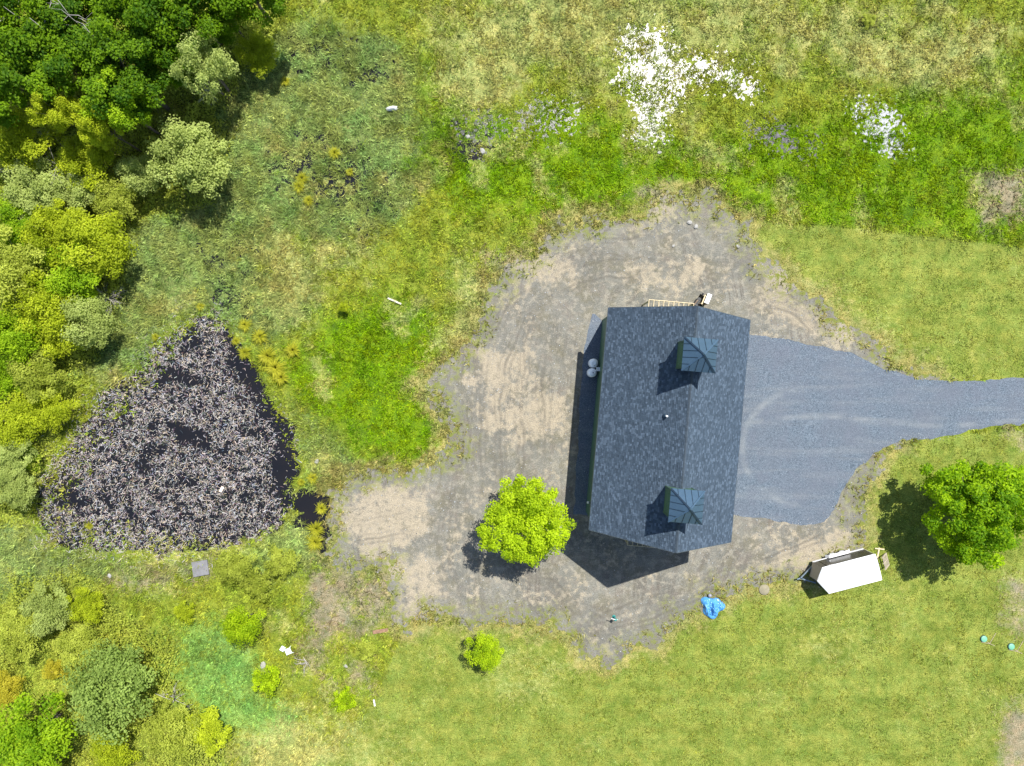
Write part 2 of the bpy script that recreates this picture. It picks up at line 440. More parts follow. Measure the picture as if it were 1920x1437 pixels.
c = mix(nt, remap(nt, n3, 0.54, 0.72, 0.0, 0.6), c, (0.075,0.07,0.062))
n4 = noise(nt, pv, 12.0, 4, 0.8)
c = mix(nt, 1.0, c, mix(nt, remap(nt, n4, 0.38, 0.62), (0.66,0.66,0.66), (1.26,1.26,1.26)), 'MULTIPLY')
c = mix(nt, math_(nt, 'MULTIPLY', attr(nt, 'rut'), remap(nt, n3, 0.3, 0.6, 0.35, 0.85)), c, (0.085,0.078,0.066))
gfac = math_(nt, 'MULTIPLY', attr(nt, 'edge'), remap(nt, n2, 0.46, 0.56))
c = mix(nt, gfac, c, (0.12,0.14,0.022))
nt.links.new(c, b.inputs['Base Color'])
b.inputs['Roughness'].default_value = 0.95
b.inputs['Specular IOR Level'].default_value = 0.15
bump(nt, b, math_(nt, 'ADD', math_(nt, 'MULTIPLY', tr, 0.45), math_(nt, 'ADD', n2, math_(nt, 'MULTIPLY', n3, 0.5))), 0.55, 0.09)
def f_yard_cut(x, y):
    return np.minimum(f_yard(x, y), 0.35 - f_pond(x, y))
o, V = region_sheet('dirt_yard', f_yard_cut, -18, 38, -26, 18, 0.13, 0.006, m_dirt)
vx, vy = V[:,0], V[:,1]
bx, by = to_barn(vx, vy)
qx = np.maximum(np.abs(bx) - 3.5, 0); qy = np.maximum(np.abs(by) - 7.0, 0)
dist = np.abs(bx) * 0.75 + np.sqrt(qx*qx + qy*qy) * 0.35 + (fbm(vx, vy, 0.10, 3, 68) - 0.5) * 5.0 * sstep(6.0, 9.0, np.abs(by))
tv = np.stack([vx * 0.16, vy * 0.16, dist * 3.2], 1)
a = o.data.attributes.new('track', 'FLOAT_VECTOR', 'POINT'); a.data.foreach_set('vector', tv.astype(np.float32).ravel())
RUTS = [((905,1000),(900,820),(912,660),(960,560),(1060,500),(1200,480),(1380,500),(1560,610)), ((943,1010),(938,820),(948,680),(990,590),(1080,530),(1210,512),(1370,530),(1530,620)),
        ((985,900),(980,760),(985,640),(1020,560),(1110,520)), ((1022,890),(1018,760),(1022,650),(1048,585)), ((1062,720),(1056,620),(1050,560)), ((870,1140),(872,1020),(880,900),(878,760)),
        ((828,1130),(835,1010),(850,880)), ((940,1050),(1010,1090),(1090,1150),(1150,1215)), ((985,1055),(1060,1105),(1130,1160)), ((1130,1150),(1250,1110),(1400,1060),(1540,1000)),
        ((1150,1180),(1280,1135),(1420,1085)), ((1090,450),(1200,440),(1330,455),(1420,500)), ((660,980),(760,960),(860,980)), ((680,1015),(770,1000),(850,1015)), ((1010,480),(1100,470),(1180,478))]
rut = np.zeros(len(vx)); wob_ = (fbm(vx, vy, 0.5, 2, 96) - 0.5) * 0.9
for k_, ln_ in enumerate(RUTS):
    q_ = [at(*p_) for p_ in ln_]; d_ = np.full(len(vx), 99.0)
    for (ax_, ay_), (bx_, by_) in zip(q_[:-1], q_[1:]):
        ex_, ey_ = bx_ - ax_, by_ - ay_; X_, Y_ = vx + wob_, vy + wob_
        t_ = np.clip(((X_ - ax_) * ex_ + (Y_ - ay_) * ey_) / (ex_ * ex_ + ey_ * ey_), 0, 1)
        d_ = np.minimum(d_, np.hypot(X_ - ax_ - t_ * ex_, Y_ - ay_ - t_ * ey_))
    for off_ in (0.0, 0.42):
        rut = np.maximum(rut, np.exp(-((d_ - off_) / 0.11) ** 2) * (1.0 if off_ == 0 else 0.6))
put_f(o.data, 'rut', rut * np.clip(2.2 * fbm(vx, vy, 0.35, 3, 97) - 0.55, 0, 1))
put_f(o.data, 'straw', straw_field(vx, vy))
put_f(o.data, 'edge', 1 - sstep(0.0, 2.4, f_yard(vx, vy)))

# crushed-stone drive and drip strip
m_grav, nt, b = mat('crushed_blue_stone')
pv = pos(nt)
n1 = noise(nt, pv, 0.30, 5, 0.6); n3 = noise(nt, pv, 16.0, 3, 0.8)
mp = nd(nt, 'ShaderNodeMapping', i_Scale=(0.12, 1.1, 1.0)); nt.links.new(pv, mp.inputs[0])
n2 = noise(nt, mp.outputs[0], 1.0, 5, 0.6)
vo = nd(nt, 'ShaderNodeTexVoronoi', i_Scale=15.0); nt.links.new(pv, vo.inputs['Vector'])
sv = nd(nt, 'ShaderNodeSeparateColor'); nt.links.new(vo.outputs['Color'], sv.inputs[0])
c = mix(nt, sv.outputs[0], (0.048,0.068,0.090), (0.132,0.166,0.204))
c = mix(nt, remap(nt, n1, 0.35, 0.7), c, (0.098,0.114,0.140))
c = mix(nt, remap(nt, n2, 0.50, 0.74, 0.0, 0.6), c, (0.160,0.176,0.190))
c = mix(nt, remap(nt, n3, 0.60, 0.72), c, (0.30,0.36,0.43))
c = mix(nt, remap(nt, noise(nt, pv, 0.55, 5, 0.65), 0.5, 0.64, 0.0, 0.6), c, (0.104,0.120,0.150))
c = mix(nt, 1.0, c, mix(nt, remap(nt, noise(nt, pv, 21.0, 3, 0.8), 0.36, 0.62), (0.50,0.53,0.57), (1.42,1.40,1.38)), 'MULTIPLY')
ang = math_(nt, 'ABSOLUTE', math_(nt, 'SUBTRACT', attr(nt, 'turn'), 0.0))
c = mix(nt, math_(nt, 'MULTIPLY', remap(nt, ang, 0.05, 0.40, 0.45, 0.0), remap(nt, noise(nt, pv, 0.5), 0.4, 0.6)), c, (0.225,0.240,0.245))
nt.links.new(c, b.inputs['Base Color'])
b.inputs['Roughness'].default_value = 0.85
b.inputs['Specular IOR Level'].default_value = 0.25
bump(nt, b, math_(nt, 'ADD', sv.outputs[1], n3), 0.7, 0.05)
o, V = region_sheet('driveway', f_drive, 13, 76, -13, 8, 0.22, 0.012, m_grav)
cx_, cy_ = at(1505, 840)
turn = np.abs(np.sqrt((V[:,0]-cx_)**2 + ((V[:,1]-cy_)*1.05)**2) - 5.1) + np.where((V[:,0] > cx_ + 0.3), 9, 0)
cx2, cy2 = at(1480, 860)
turn2 = np.abs(V[:,1] - at(0, 790)[1] - 0.4*np.sin(V[:,0]*0.3)) + np.where(V[:,0] < 20, 9, 0)
put_f(o.data, 'turn', np.minimum(turn, turn2 + 0.06))
o, V = region_sheet('gravel_strip', f_strip, 4, 11, -13, 7, 0.15, 0.012, m_grav)
put_f(o.data, 'turn', np.full(len(V), 5.0))

# pond and standing water
m_pond, nt, b = mat('dark_pond_water')
pv = pos(nt)
nt.links.new(mix(nt, noise(nt, pv, 0.5), (0.004,0.006,0.010), (0.014,0.012,0.012)), b.inputs['Base Color'])
b.inputs['Roughness'].default_value = 0.06
b.inputs['IOR'].default_value = 1.33
bump(nt, b, noise(nt, pv, 3.0, 3), 0.08, 0.02)
o, V = region_sheet('pond_water', lambda x, y: f_pond(x, y) + 0.25, -43, -13, -18, 8, 0.3, -0.17, m_pond)
m_wet, nt, b = mat('shallow_standing_water')
pv = pos(nt)
nt.links.new(mix(nt, noise(nt, pv, 1.2), (0.03,0.034,0.036), (0.11,0.11,0.10)), b.inputs['Base Color'])
b.inputs['Roughness'].default_value = 0.25
b.inputs['IOR'].default_value = 1.33
bump(nt, b, noise(nt, pv, 6.0, 5, 0.7), 0.45, 0.03)
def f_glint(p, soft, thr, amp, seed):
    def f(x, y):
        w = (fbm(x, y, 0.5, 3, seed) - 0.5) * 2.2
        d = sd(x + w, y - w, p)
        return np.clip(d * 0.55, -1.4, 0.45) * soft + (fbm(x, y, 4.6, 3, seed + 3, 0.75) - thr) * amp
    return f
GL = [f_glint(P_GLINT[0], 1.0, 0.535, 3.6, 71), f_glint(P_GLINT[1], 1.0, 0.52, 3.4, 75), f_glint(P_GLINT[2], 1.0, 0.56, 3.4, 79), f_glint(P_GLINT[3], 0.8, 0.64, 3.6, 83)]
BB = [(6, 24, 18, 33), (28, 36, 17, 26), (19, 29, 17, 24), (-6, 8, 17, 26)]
m_reflect = simple('cloud_reflection_puddle', (0.19,0.205,0.23), 0.45, var=0.2, scale=3)  # pale cloud reflection painted into this puddle's base colour
m_mudp = simple('grey_wet_mud', (0.115,0.11,0.12), 0.95, var=0.35, scale=3, spec=0.05)
for f, bb, mw in zip(GL, BB, (m_wet, m_reflect, m_mudp, m_wet)):
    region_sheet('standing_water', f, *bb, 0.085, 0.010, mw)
def f_bog(x, y):     # dark water showing between the sedges
    d = np.full(x.shape, -9.0)
    for p in (poly((590,230),(700,300),(760,360),(700,430),(640,400),(560,360),(500,330),(520,280)), poly((540,60),(700,90),(720,150),(560,130)), poly((370,480),(450,420),(480,560),(400,580)), poly((830,230),(920,260),(880,310),(820,300))):
        d = np.maximum(d, sd(x, y, p))
    return np.clip(d * 0.4, -1.5, 0.25) + (fbm(x, y, 1.5, 4, 88, 0.7) - 0.61) * 3.2
region_sheet('bog_water', f_bog, -30, 2, 2, 34, 0.16, 0.008, m_pond)

# ------------------------------------------------------------------ barn
m_green = simple('dark_green_siding', (0.055,0.120,0.070), 0.55, var=0.1, scale=1.5)
m_greentrim = simple('green_trim_paint', (0.040,0.085,0.055), 0.5, var=0.08)
m_glass = simple('dark_window_glass', (0.012,0.016,0.020), 0.06, var=0.1)
m_metalroof = simple('blue_grey_standing_seam_metal', (0.046,0.088,0.142), 0.40, 0.25, 0.06, 2.0)
m_seam = simple('dark_metal_seam', (0.014,0.030,0.052), 0.4, 0.3, 0.08)
m_white = simple('white_paint', (0.58,0.59,0.60), 0.45, var=0.05)
m_lumber = simple('new_pine_lumber', (0.50,0.41,0.26), 0.7, var=0.18, scale=9)
m_deck = simple('roof_deck_felt', (0.035,0.045,0.055), 0.9, var=0.1)
m_fascia = simple('dark_fascia', (0.060,0.075,0.090), 0.6, var=0.1)

m_sh, nt, b = mat('asphalt_shingle')
pv = objco(nt)
cc = attr(nt, 'tab', 'Color')
g = noise(nt, pv, 30.0, 4, 0.8)
nt.links.new(mix(nt, remap(nt, g, 0.3, 0.7, 0.0, 0.35), cc, (0.018,0.024,0.032)), b.inputs['Base Color'])
b.inputs['Roughness'].default_value = 0.88
b.inputs['Specular IOR Level'].default_value = 0.3
bump(nt, b, g, 0.5, 0.01)

barn = empty('barn', (BARN_C[0], BARN_C[1], 0), BARN_A, 'large barn with blue-grey shingled gable roof and two cupolas beside the gravel drive', 'barn')
EW, EL, ZE, ZR = 5.42, 8.50, 6.55, 12.05      # eave half width, rake half length, heights
WW, WL = 5.05, 8.20
sl_ = (ZR - ZE) / EW
for s in (-1, 1):      # side walls
    x0, x1 = sorted((s * (WW - 0.18), s * WW))
    MB().box(x0, x1, -WL + 0.19, WL - 0.19, 0, ZE + (EW - WW) * sl_ - 0.25).build('wall', m_green, barn)
for s in (-1, 1):      # gable walls
    y0, y1 = sorted((s * (WL - 0.18), s * WL)); zt = ZE + (EW - WW) * sl_ - 0.25; zp = ZR - 0.25
    prof = [(-WW, 0), (WW, 0), (WW, zt), (0, zp), (-WW, zt)]
    MB().add([(x, y0, z) for x, z in prof] + [(x, y1, z) for x, z in prof],
             [(0,1,2,3,4), (9,8,7,6,5)] + [(i, i+5, (i+1) % 5 + 5, (i+1) % 5) for i in range(5)]).build('wall', m_green, barn)
SLEN = math.hypot(EW, ZR - ZE); ca, sa = EW / SLEN, (ZR - ZE) / SLEN
for s in (-1, 1):      # roof slopes with their courses of shingles
    th = 0.16
    def sp(t, y, n): return (s * (EW - t * ca + n * sa), y, ZE + t * sa + n * ca)
    roof = MB().add([sp(0,-EL,0), sp(0,EL,0), sp(SLEN,EL,0), sp(SLEN,-EL,0), sp(0,-EL,-th), sp(0,EL,-th), sp(SLEN-th,EL,-th), sp(SLEN-th,-EL,-th)],
                    [(0,1,2,3),(7,6,5,4),(0,4,5,1),(1,5,6,2),(2,6,7,3),(3,7,4,0)]).build('roof', m_deck, barn)
    # shingles
    nc = int(SLEN / 0.148); ex = SLEN / nc
    verts = []; cols = []; fcs = []
    for i in range(nc):
        y = -EL - R_.random() * 0.3
        while y < EL:
            w = R_.uniform(0.13, 0.27); ya, yb = max(y, -EL), min(y + w, EL); y += w
            if yb - ya < 0.02: continue
            k = len(verts); t0, t1 = i * ex, min((i + 1) * ex + 0.03, SLEN); lift = R_.choice((0.014, 0.020, 0.036))
            verts += [sp(t0, ya + 0.004, lift + 0.008), sp(t0, yb - 0.004, lift + 0.008), sp(t1, yb - 0.004, 0.004), sp(t1, ya + 0.004, 0.004), sp(t0, ya + 0.004, 0.002), sp(t0, yb - 0.004, 0.002)]
            fcs += [(k, k+1, k+2, k+3), (k+4, k+5, k+1, k)]
            r = R_.random()
            base = (0.070,0.101,0.143) if r < 0.24 else ((0.047,0.071,0.103) if r < 0.62 else (0.035,0.055,0.082))
            j = R_.uniform(0.85, 1.15); cols += [tuple(v * j for v in base)] * 6
    me = npmesh('shingles', np.array(verts), np.array(fcs), m_sh); put_col(me, 'tab', np.array(cols)); me.shade_flat()
    tag(link('shingles', me, roof), kind='stuff')
    MB().add([sp(-0.02,-EL,0.02), sp(-0.02,EL,0.02), sp(-0.02,EL,-0.22), sp(-0.02,-EL,-0.22), sp(-0.06,-EL,0.02), sp(-0.06,EL,0.02), sp(-0.06,EL,-0.22), sp(-0.06,-EL,-0.22)],
             [(0,1,2,3),(7,6,5,4),(0,4,5,1),(1,5,6,2),(2,6,7,3),(3,7,4,0)]).build('fascia', m_fascia, roof)
    for e in (-1, 1):
        y0, y1 = sorted((e * (EL + 0.003), e * (EL + 0.04)))
        MB().add([sp(0,y0,0.015), sp(0,y1,0.015), sp(SLEN-0.05,y1,0.015), sp(SLEN-0.05,y0,0.015), sp(0,y0,-0.2), sp(0,y1,-0.2), sp(SLEN-0.2,y1,-0.2), sp(SLEN-0.2,y0,-0.2)],
                 [(0,1,2,3),(7,6,5,4),(0,4,5,1),(1,5,6,2),(2,6,7,3),(3,7,4,0)]).build('rake_board', m_fascia, roof)
# ridge caps: folded shingles
capv = []; capf = []; capc = []
y = -EL
while y < EL:
    y2 = min(y + 0.2, EL); k = len(capv); w = 0.10; z = ZR + 0.030
    capv += [(-w, y, z - w*sl_ + 0.012), (0, y, z + 0.012), (w, y, z - w*sl_ + 0.012), (-w, y2 + 0.03, z - w*sl_), (0, y2 + 0.03, z), (w, y2 + 0.03, z - w*sl_)]
    capf += [(0+k,1+k,4+k,3+k), (1+k,2+k,5+k,4+k)]
    cv = R_.choice(((0.046,0.064,0.087),(0.052,0.072,0.097),(0.040,0.056,0.077))); capc += [cv] * 6
    y = y2
me = npmesh('ridge_cap', np.array(capv), np.array(capf), m_sh); put_col(me, 'tab', np.array(capc)); me.shade_flat()
tag(link('ridge_cap', me, barn), kind='stuff')
# vent pipe on the west slope
vb = to_barn(*at(1242, 779, 9.6)); vz = ZE + (EW - abs(vb[0])) * sl_
vp = MB().tube([(vb[0], vb[1], vz - 0.1), (vb[0], vb[1], vz + 0.45)], 0.07, 12).build('vent_pipe', m_white, barn, True)
MB().lathe([(0.20, -0.10), (0.19, 0.0), (0.09, 0.06)], 14, (vb[0], vb[1], vz + 0.02)).build('flashing', m_seam, vp)
# windows in the west wall, under the eave
m_frame = simple('dark_window_frame', (0.03,0.04,0.04), 0.5)
for yw in (5.3, -0.15, -5.3):
    for k in (-0.62, 0.62):
        w = MB()
        yc, z0, z1 = yw + k * 1.05, 3.9, 5.7
        for (a0, a1, b0, b1) in ((yc-0.55, yc-0.48, z0, z1), (yc+0.48, yc+0.55, z0, z1), (yc-0.48, yc+0.48, z0, z0+0.07), (yc-0.48, yc+0.48, z1-0.07, z1)):
            w.box(-WW - 0.05, -WW + 0.02, a0, a1, b0, b1)
        wo = w.build('window', m_frame, barn)
        MB().box(-WW - 0.025, -WW - 0.01, yc-0.48, yc+0.48, z0+0.07, z1-0.07).build('pane', m_glass, wo)
        MB().box(-WW - 0.04, -WW - 0.027, yc-0.48, yc+0.48, (z0+z1)/2-0.025, (z0+z1)/2+0.025).build('sash_bar', m_frame, wo)
for yd in (-4.6, 0.0, 4.6):     # wide doors onto the drive
    dr = MB().box(WW + 0.003, WW + 0.06, yd - 1.5, yd + 1.5, 0.02, 3.1).build('door', m_greentrim, barn)
    for zz in (0.75, 1.5, 2.25): MB().box(WW + 0.061, WW + 0.075, yd - 1.45, yd + 1.45, zz - 0.02, zz + 0.02).build('rail', m_frame, dr)
# gas regulator and small lamp on the west wall
rx, ry = to_barn(*at(1127, 693, 1.2))
rg = MB().box(-WW - 0.30, -WW - 0.003, ry - 0.16, ry + 0.16, 1.1, 1.45).build('gas_regulator', m_white, barn)
MB().tube([(-WW - 0.15, ry, 0.0), (-WW - 0.15, ry, 1.1)], 0.03, 8).build('pipe', m_white, rg)
MB().tube([(-WW - 0.28, ry + 0.1, 1.3), (-WW - 0.62, ry + 0.35, 1.32)], 0.035, 8).build('hose', m_white, rg)
lx, ly = to_barn(*at(1104.5, 943, 3.0))
lm = MB().box(-WW - 0.10, -WW - 0.003, ly - 0.07, ly + 0.07, 2.8, 3.05).build('wall_lamp', m_greentrim, barn)
MB().lathe([(0.05, -0.1), (0.11, 0.0), (0.09, 0.1), (0.03, 0.13)], 12, (-WW - 0.21, ly, 2.95)).build('lamp_shade', m_white, lm, True)
# balcony frames of bare joists on both gables
for e in (-1, 1):
    zb = 3.2; y_out = e * (WL + (1.62 if e > 0 else 1.9)); y_in = e * (WL + 0.003); hw = 1.84
    bal = MB().bar((-hw, y_out, zb), (hw, y_out, zb), 0.05, 0.22).build('balcony', m_lumber, barn)
    for k in range(10):
        xk = -hw + 0.025 + k * (2 * hw - 0.05) / 9
        MB().bar((xk, y_in, zb), (xk, y_out - e * 0.026, zb), 0.05, 0.215).build('joist', m_lumber, bal)
    for xk in (-hw + 0.1, hw - 0.1):
        MB().box(xk - 0.05, xk + 0.05, min(y_out - e*0.03, y_out - e*0.13), max(y_out - e*0.03, y_out - e*0.13), 0, zb - 0.11).build('post', m_lumber, bal)
    dx = MB().box(-0.5, 0.5, *sorted((e * (WL + 0.003), e * (WL + 0.05))), zb + 0.12, zb + 2.2).build('door', m_greentrim, barn)
    MB().tube([(0.4, e * (WL + 0.05), zb + 1.1), (0.4, e * (WL + 0.12), zb + 1.1)], 0.03, 8).build('handle', m_seam, dx)
# cupolas
for yc in (5.08, -5.02):
    cw, ce, z0, z1, za = 0.93, 1.12, ZR - 1.1, 13.62, 14.80
    cup = MB().box(-cw, cw, yc - cw, yc + cw, z0, z1).build('cupola', m_green, barn)
    for s in (-1, 1):
        for k in range(9):     # louvre slats
            zl = ZR + 0.25 + k * 0.13
            MB().add([(s*(cw+0.004), yc-0.62, zl), (s*(cw+0.05), yc-0.62, zl-0.07), (s*(cw+0.05), yc+0.62, zl-0.07), (s*(cw+0.004), yc+0.62, zl),
                      (s*(cw+0.004), yc-0.62, zl-0.02), (s*(cw+0.05), yc-0.62, zl-0.09), (s*(cw+0.05), yc+0.62, zl-0.09), (s*(cw+0.004), yc+0.62, zl-0.02)],
                     [(0,1,2,3),(7,6,5,4),(0,4,5,1),(1,5,6,2),(2,6,7,3),(3,7,4,0)]).build('louvre', m_green, cup)
        for t in (-1, 1):
            MB().box(*sorted((s*(cw-0.1), s*(cw+0.025))), *sorted((yc+t*(cw-0.1), yc+t*(cw+0.025))), z0, z1 - 0.002).build('corner_board', m_greentrim, cup)
    MB().box(-ce + 0.02, ce - 0.02, yc - ce + 0.02, yc + ce - 0.02, z1, z1 + 0.07).build('cornice', m_greentrim, cup)
    zr0 = z1 + 0.072
    cor = [(-ce, yc - ce, zr0), (ce, yc - ce, zr0), (ce, yc + ce, zr0), (-ce, yc + ce, zr0)]
    apex = Vector((0, yc, za))
    for k in range(4):
        A, B = Vector(cor[k]), Vector(cor[(k+1) % 4])
        nrm = (B - A).cross(apex - A).normalized()
        MB().add([A, B, apex, A - Vector((0,0,0.03)), B - Vector((0,0,0.03)), apex - Vector((0,0,0.03))], [(0,1,2), (5,4,3), (0,3,4,1), (1,4,5,2), (2,5,3,0)]).build('roof_panel', m_metalroof, cup)
        for q in (0.2, 0.4, 0.6, 0.8):      # standing seams run up to the hips
            P = A.lerp(B, q); mid = A.lerp(B, 0.5); f = 1 - abs(q - 0.5) * 2
            top = P + (apex - mid) * (f - 0.02)
            MB().bar(P + nrm * 0.02, top + nrm * 0.02, 0.022, 0.035, nrm).build('seam', m_seam, cup)
        MB().bar(A + Vector((0,0,0.03)), apex + Vector((0,0,0.03)), 0.10, 0.035).build('hip_cap', m_seam if k in (1, 3) else m_metalroof, cup)
    MB().lathe([(0.10, 0.0), (0.09, 0.06), (0.03, 0.10), (0.02, 0.25)], 10, (0, yc, za + 0.02)).build('finial', m_metalroof, cup, True)

# ------------------------------------------------------------------ vegetation
def leafmat(name, dark, light, trans=0.5):
    dark = tuple(v * 1.25 for v in dark); light = tuple(v * 1.6 for v in light)
    m, nt, b = mat(name)
    t = attr(nt, 'tint')
    oi = nd(nt, 'ShaderNodeObjectInfo')
    t = math_(nt, 'ADD', t, math_(nt, 'MULTIPLY', math_(nt, 'SUBTRACT', oi.outputs['Random'], 0.5), 0.35), clamp=True)
    c = mix(nt, t, dark, light)
    nt.links.new(c, b.inputs['Base Color'])
    b.inputs['Roughness'].default_value = 0.6
    b.inputs['Specular IOR Level'].default_value = 0.15
    tl = nd(nt, 'ShaderNodeBsdfTranslucent')
    nt.links.new(mix(nt, 0.5, c, tuple(min(1, v * 1.3) for v in light)), tl.inputs[0])
    ms = nd(nt, 'ShaderNodeMixShader', i_0=trans)
    out = [n for n in nt.nodes if n.type == 'OUTPUT_MATERIAL'][0]
    nt.links.new(b.outputs[0], ms.inputs[1]); nt.links.new(tl.outputs[0], ms.inputs[2]); nt.links.new(ms.outputs[0], out.inputs[0])
    return m
LM = dict(forest=leafmat('forest_leaf', (0.024,0.072,0.002), (0.120,0.205,0.004)), lime=leafmat('lime_leaf', (0.155,0.200,0.006), (0.330,0.375,0.020)),
          sage=leafmat('sage_leaf', (0.170,0.212,0.050), (0.300,0.350,0.105)), olive=leafmat('olive_leaf', (0.150,0.185,0.018), (0.310,0.345,0.055)),
          bright=leafmat('bright_leaf', (0.090,0.180,0.003), (0.225,0.320,0.010)), yellow=leafmat('yellow_leaf', (0.200,0.190,0.008), (0.330,0.300,0.030)),
          yard=leafmat('yard_tree_leaf', (0.125,0.205,0.003), (0.310,0.400,0.010)), maple=leafmat('maple_leaf', (0.065,0.150,0.002), (0.260,0.375,0.004)),
          honey=leafmat('honeysuckle_leaf', (0.090,0.138,0.024), (0.195,0.262,0.060)), tuss=leafmat('tussock_blade', (0.180,0.200,0.010), (0.330,0.320,0.030)),
          twig=leafmat('grey_twig', (0.16,0.15,0.12), (0.30,0.29,0.22), 0.1))
m_bark = simple('grey_brown_bark', (0.14,0.115,0.09), 0.9, var=0.3, scale=8, bumpk=0.5)
m_pale = simple('pale_dead_wood', (0.34,0.32,0.29), 0.8, var=0.2, scale=8, bumpk=0.3)

def leaf_quads(P, Nn, ln, wd, r):
    """diamond leaves at P with normals Nn"""
    n = len(P)
    Nn = Nn / np.linalg.norm(Nn, axis=1, keepdims=True)
    t = r.normal(size=(n, 3)); t -= (t * Nn).sum(1, keepdims=True) * Nn; t /= np.linalg.norm(t, axis=1, keepdims=True)
    bb = np.cross(Nn, t)
    L = (ln * r.uniform(0.7, 1.3, n))[:, None]; Wd = (wd * r.uniform(0.7, 1.3, n))[:, None]
    V = np.stack([P - t * L / 2, P + bb * Wd / 2 - t * L * 0.05, P + t * L / 2 - Nn * L * 0.12, P - bb * Wd / 2 - t * L * 0.05], 1).reshape(-1, 3)
    F = np.arange(n * 4).reshape(n, 4)
    return V, F
def crown(name, R, zc, hz, ncl, per, ln, wd, seed, rc=0.30, low=-0.35):
    r = np.random.default_rng(seed)
    d = r.normal(size=(ncl * 3, 3)); d /= np.linalg.norm(d, axis=1, keepdims=True); d = d[d[:, 2] > low][:ncl]
    ncl = len(d)
    lob = 1 + 0.11 * np.sin(np.arctan2(d[:,1], d[:,0]) * 3 + seed) + 0.08 * np.sin(np.arctan2(d[:,1], d[:,0]) * 5 + 2 * seed)
    rad = (0.12 + 0.80 * r.random(ncl) ** 0.6) * lob
    Cn = d * rad[:, None] * np.array([R, R, hz]) + np.array([0, 0, zc])
    crs = R * rc * r.uniform(0.6, 1.25, ncl)
    ct = r.uniform(-0.35, 0.35, ncl)
    k = np.repeat(np.arange(ncl), per)
    dd = r.normal(size=(len(k), 3)); dd[:, 2] += 0.25; dd /= np.linalg.norm(dd, axis=1, keepdims=True)
    rr = r.random(len(k)) ** 0.4
    P = Cn[k] + dd * (crs[k] * rr)[:, None] * np.array([1, 1, 0.75])
    Nn = dd * 0.5 + np.array([0.12, 0.2, 0.75]) + r.normal(size=P.shape) * 0.45
    V, F = leaf_quads(P, Nn, ln, wd, r)
    tint = np.clip(0.45 + ct[k] + r.normal(size=len(k)) * 0.18, 0, 1)
    me = npmesh(name, V, F); put_f(me, 'tint', np.repeat(tint, 4))
    return me, Cn
def wood(name, Cn, zc, base_r, seed, nbr=14, m=None, stems=1):
    r = random.Random(seed); mb = MB()
    top = Vector((r.uniform(-0.2, 0.2), r.uniform(-0.2, 0.2), zc * 0.9))
    for s in range(stems):
        off = Vector((0, 0, 0)) if stems == 1 else Vector((r.uniform(-0.3, 0.3), r.uniform(-0.3, 0.3), 0))
        tp = top + off * 2
        mb.tube([off - Vector((0,0,0.15)), off + tp * 0.33 + Vector((r.uniform(-.1,.1), r.uniform(-.1,.1), 0)), off + tp * 0.7, tp], [base_r, base_r*0.75, base_r*0.5, base_r*0.25], 7)
    idx = list(range(len(Cn))); r.shuffle(idx)
    for i in idx[:nbr]:
        c = Vector(Cn[i]); f = r.uniform(0.45, 0.9); st = top * f
        md = st.lerp(c, 0.5) + Vector((0, 0, 0.08 * zc))
        mb.tube([st, md, c], [base_r*0.35, base_r*0.2, base_r*0.07], 5)
    return mb.mesh(name, m or m_bark, True)
SH = {}
def shape(key, R, zc, hz, ncl, per, ln, wd, seed, br, **kw):
    me, Cn = crown('crown', R, zc, hz, ncl, per, ln, wd, seed, **{k: v for k, v in kw.items() if k in ('rc', 'low')})
    SH[key] = (R, me, wood('trunk', Cn, zc, br, seed, kw.get('nbr', 14), stems=kw.get('stems', 1)), zc)
for v in range(3):
    shape(('big', v), 4.0, 7.6, 3.2, 70, 190, 0.25, 0.16, 100 + v, 0.22, rc=0.21, low=-0.6)
    shape(('mid', v), 2.5, 3.0, 1.9, 62, 165, 0.165, 0.10, 200 + v, 0.10, rc=0.27, stems=3)
    shape(('small', v), 1.2, 1.0, 0.9, 38, 100, 0.115, 0.075, 300 + v, 0.05, rc=0.30, stems=2)
shape('yard', 3.9, 5.2, 2.9, 170, 200, 0.18, 0.11, 401, 0.20, rc=0.165, low=-0.5, nbr=26)
shape('maple', 5.1, 5.4, 3.7, 190, 210, 0.23, 0.15, 407, 0.30, rc=0.165, low=-0.6, nbr=26)

def plant(name, px, py, rpx, kind, cat, label, key=None, zs=1.0, group=None, lean=0):
    """crown centred over photo point (px, py), radius rpx in photo pixels"""
    if key is None:
        rm = rpx * S
        key = ('mid', R_.randrange(3)) if rm > 1.55 else ('small', R_.randrange(3))
    R, cme, tme, zc = SH[key]
    sc = rpx * S / R; z = zc * sc * zs
    sc *= (H - z) / H
    z = zc * sc * zs
    x, y = at(px, py, z)
    h = float(height(np.array([x]), np.array([y]))[0])
    e = empty(name, (x, y, h), R_.uniform(0, 6.28), label, cat, group)
    e.scale = (sc, sc, sc * zs)
    t = link('trunk', tme, e)
    c = link('crown', cme, e)
    if not cme.materials: cme.materials.append(LM[kind])
    c.material_slots[0].link = 'OBJECT'; c.material_slots[0].material = LM[kind]
    return e

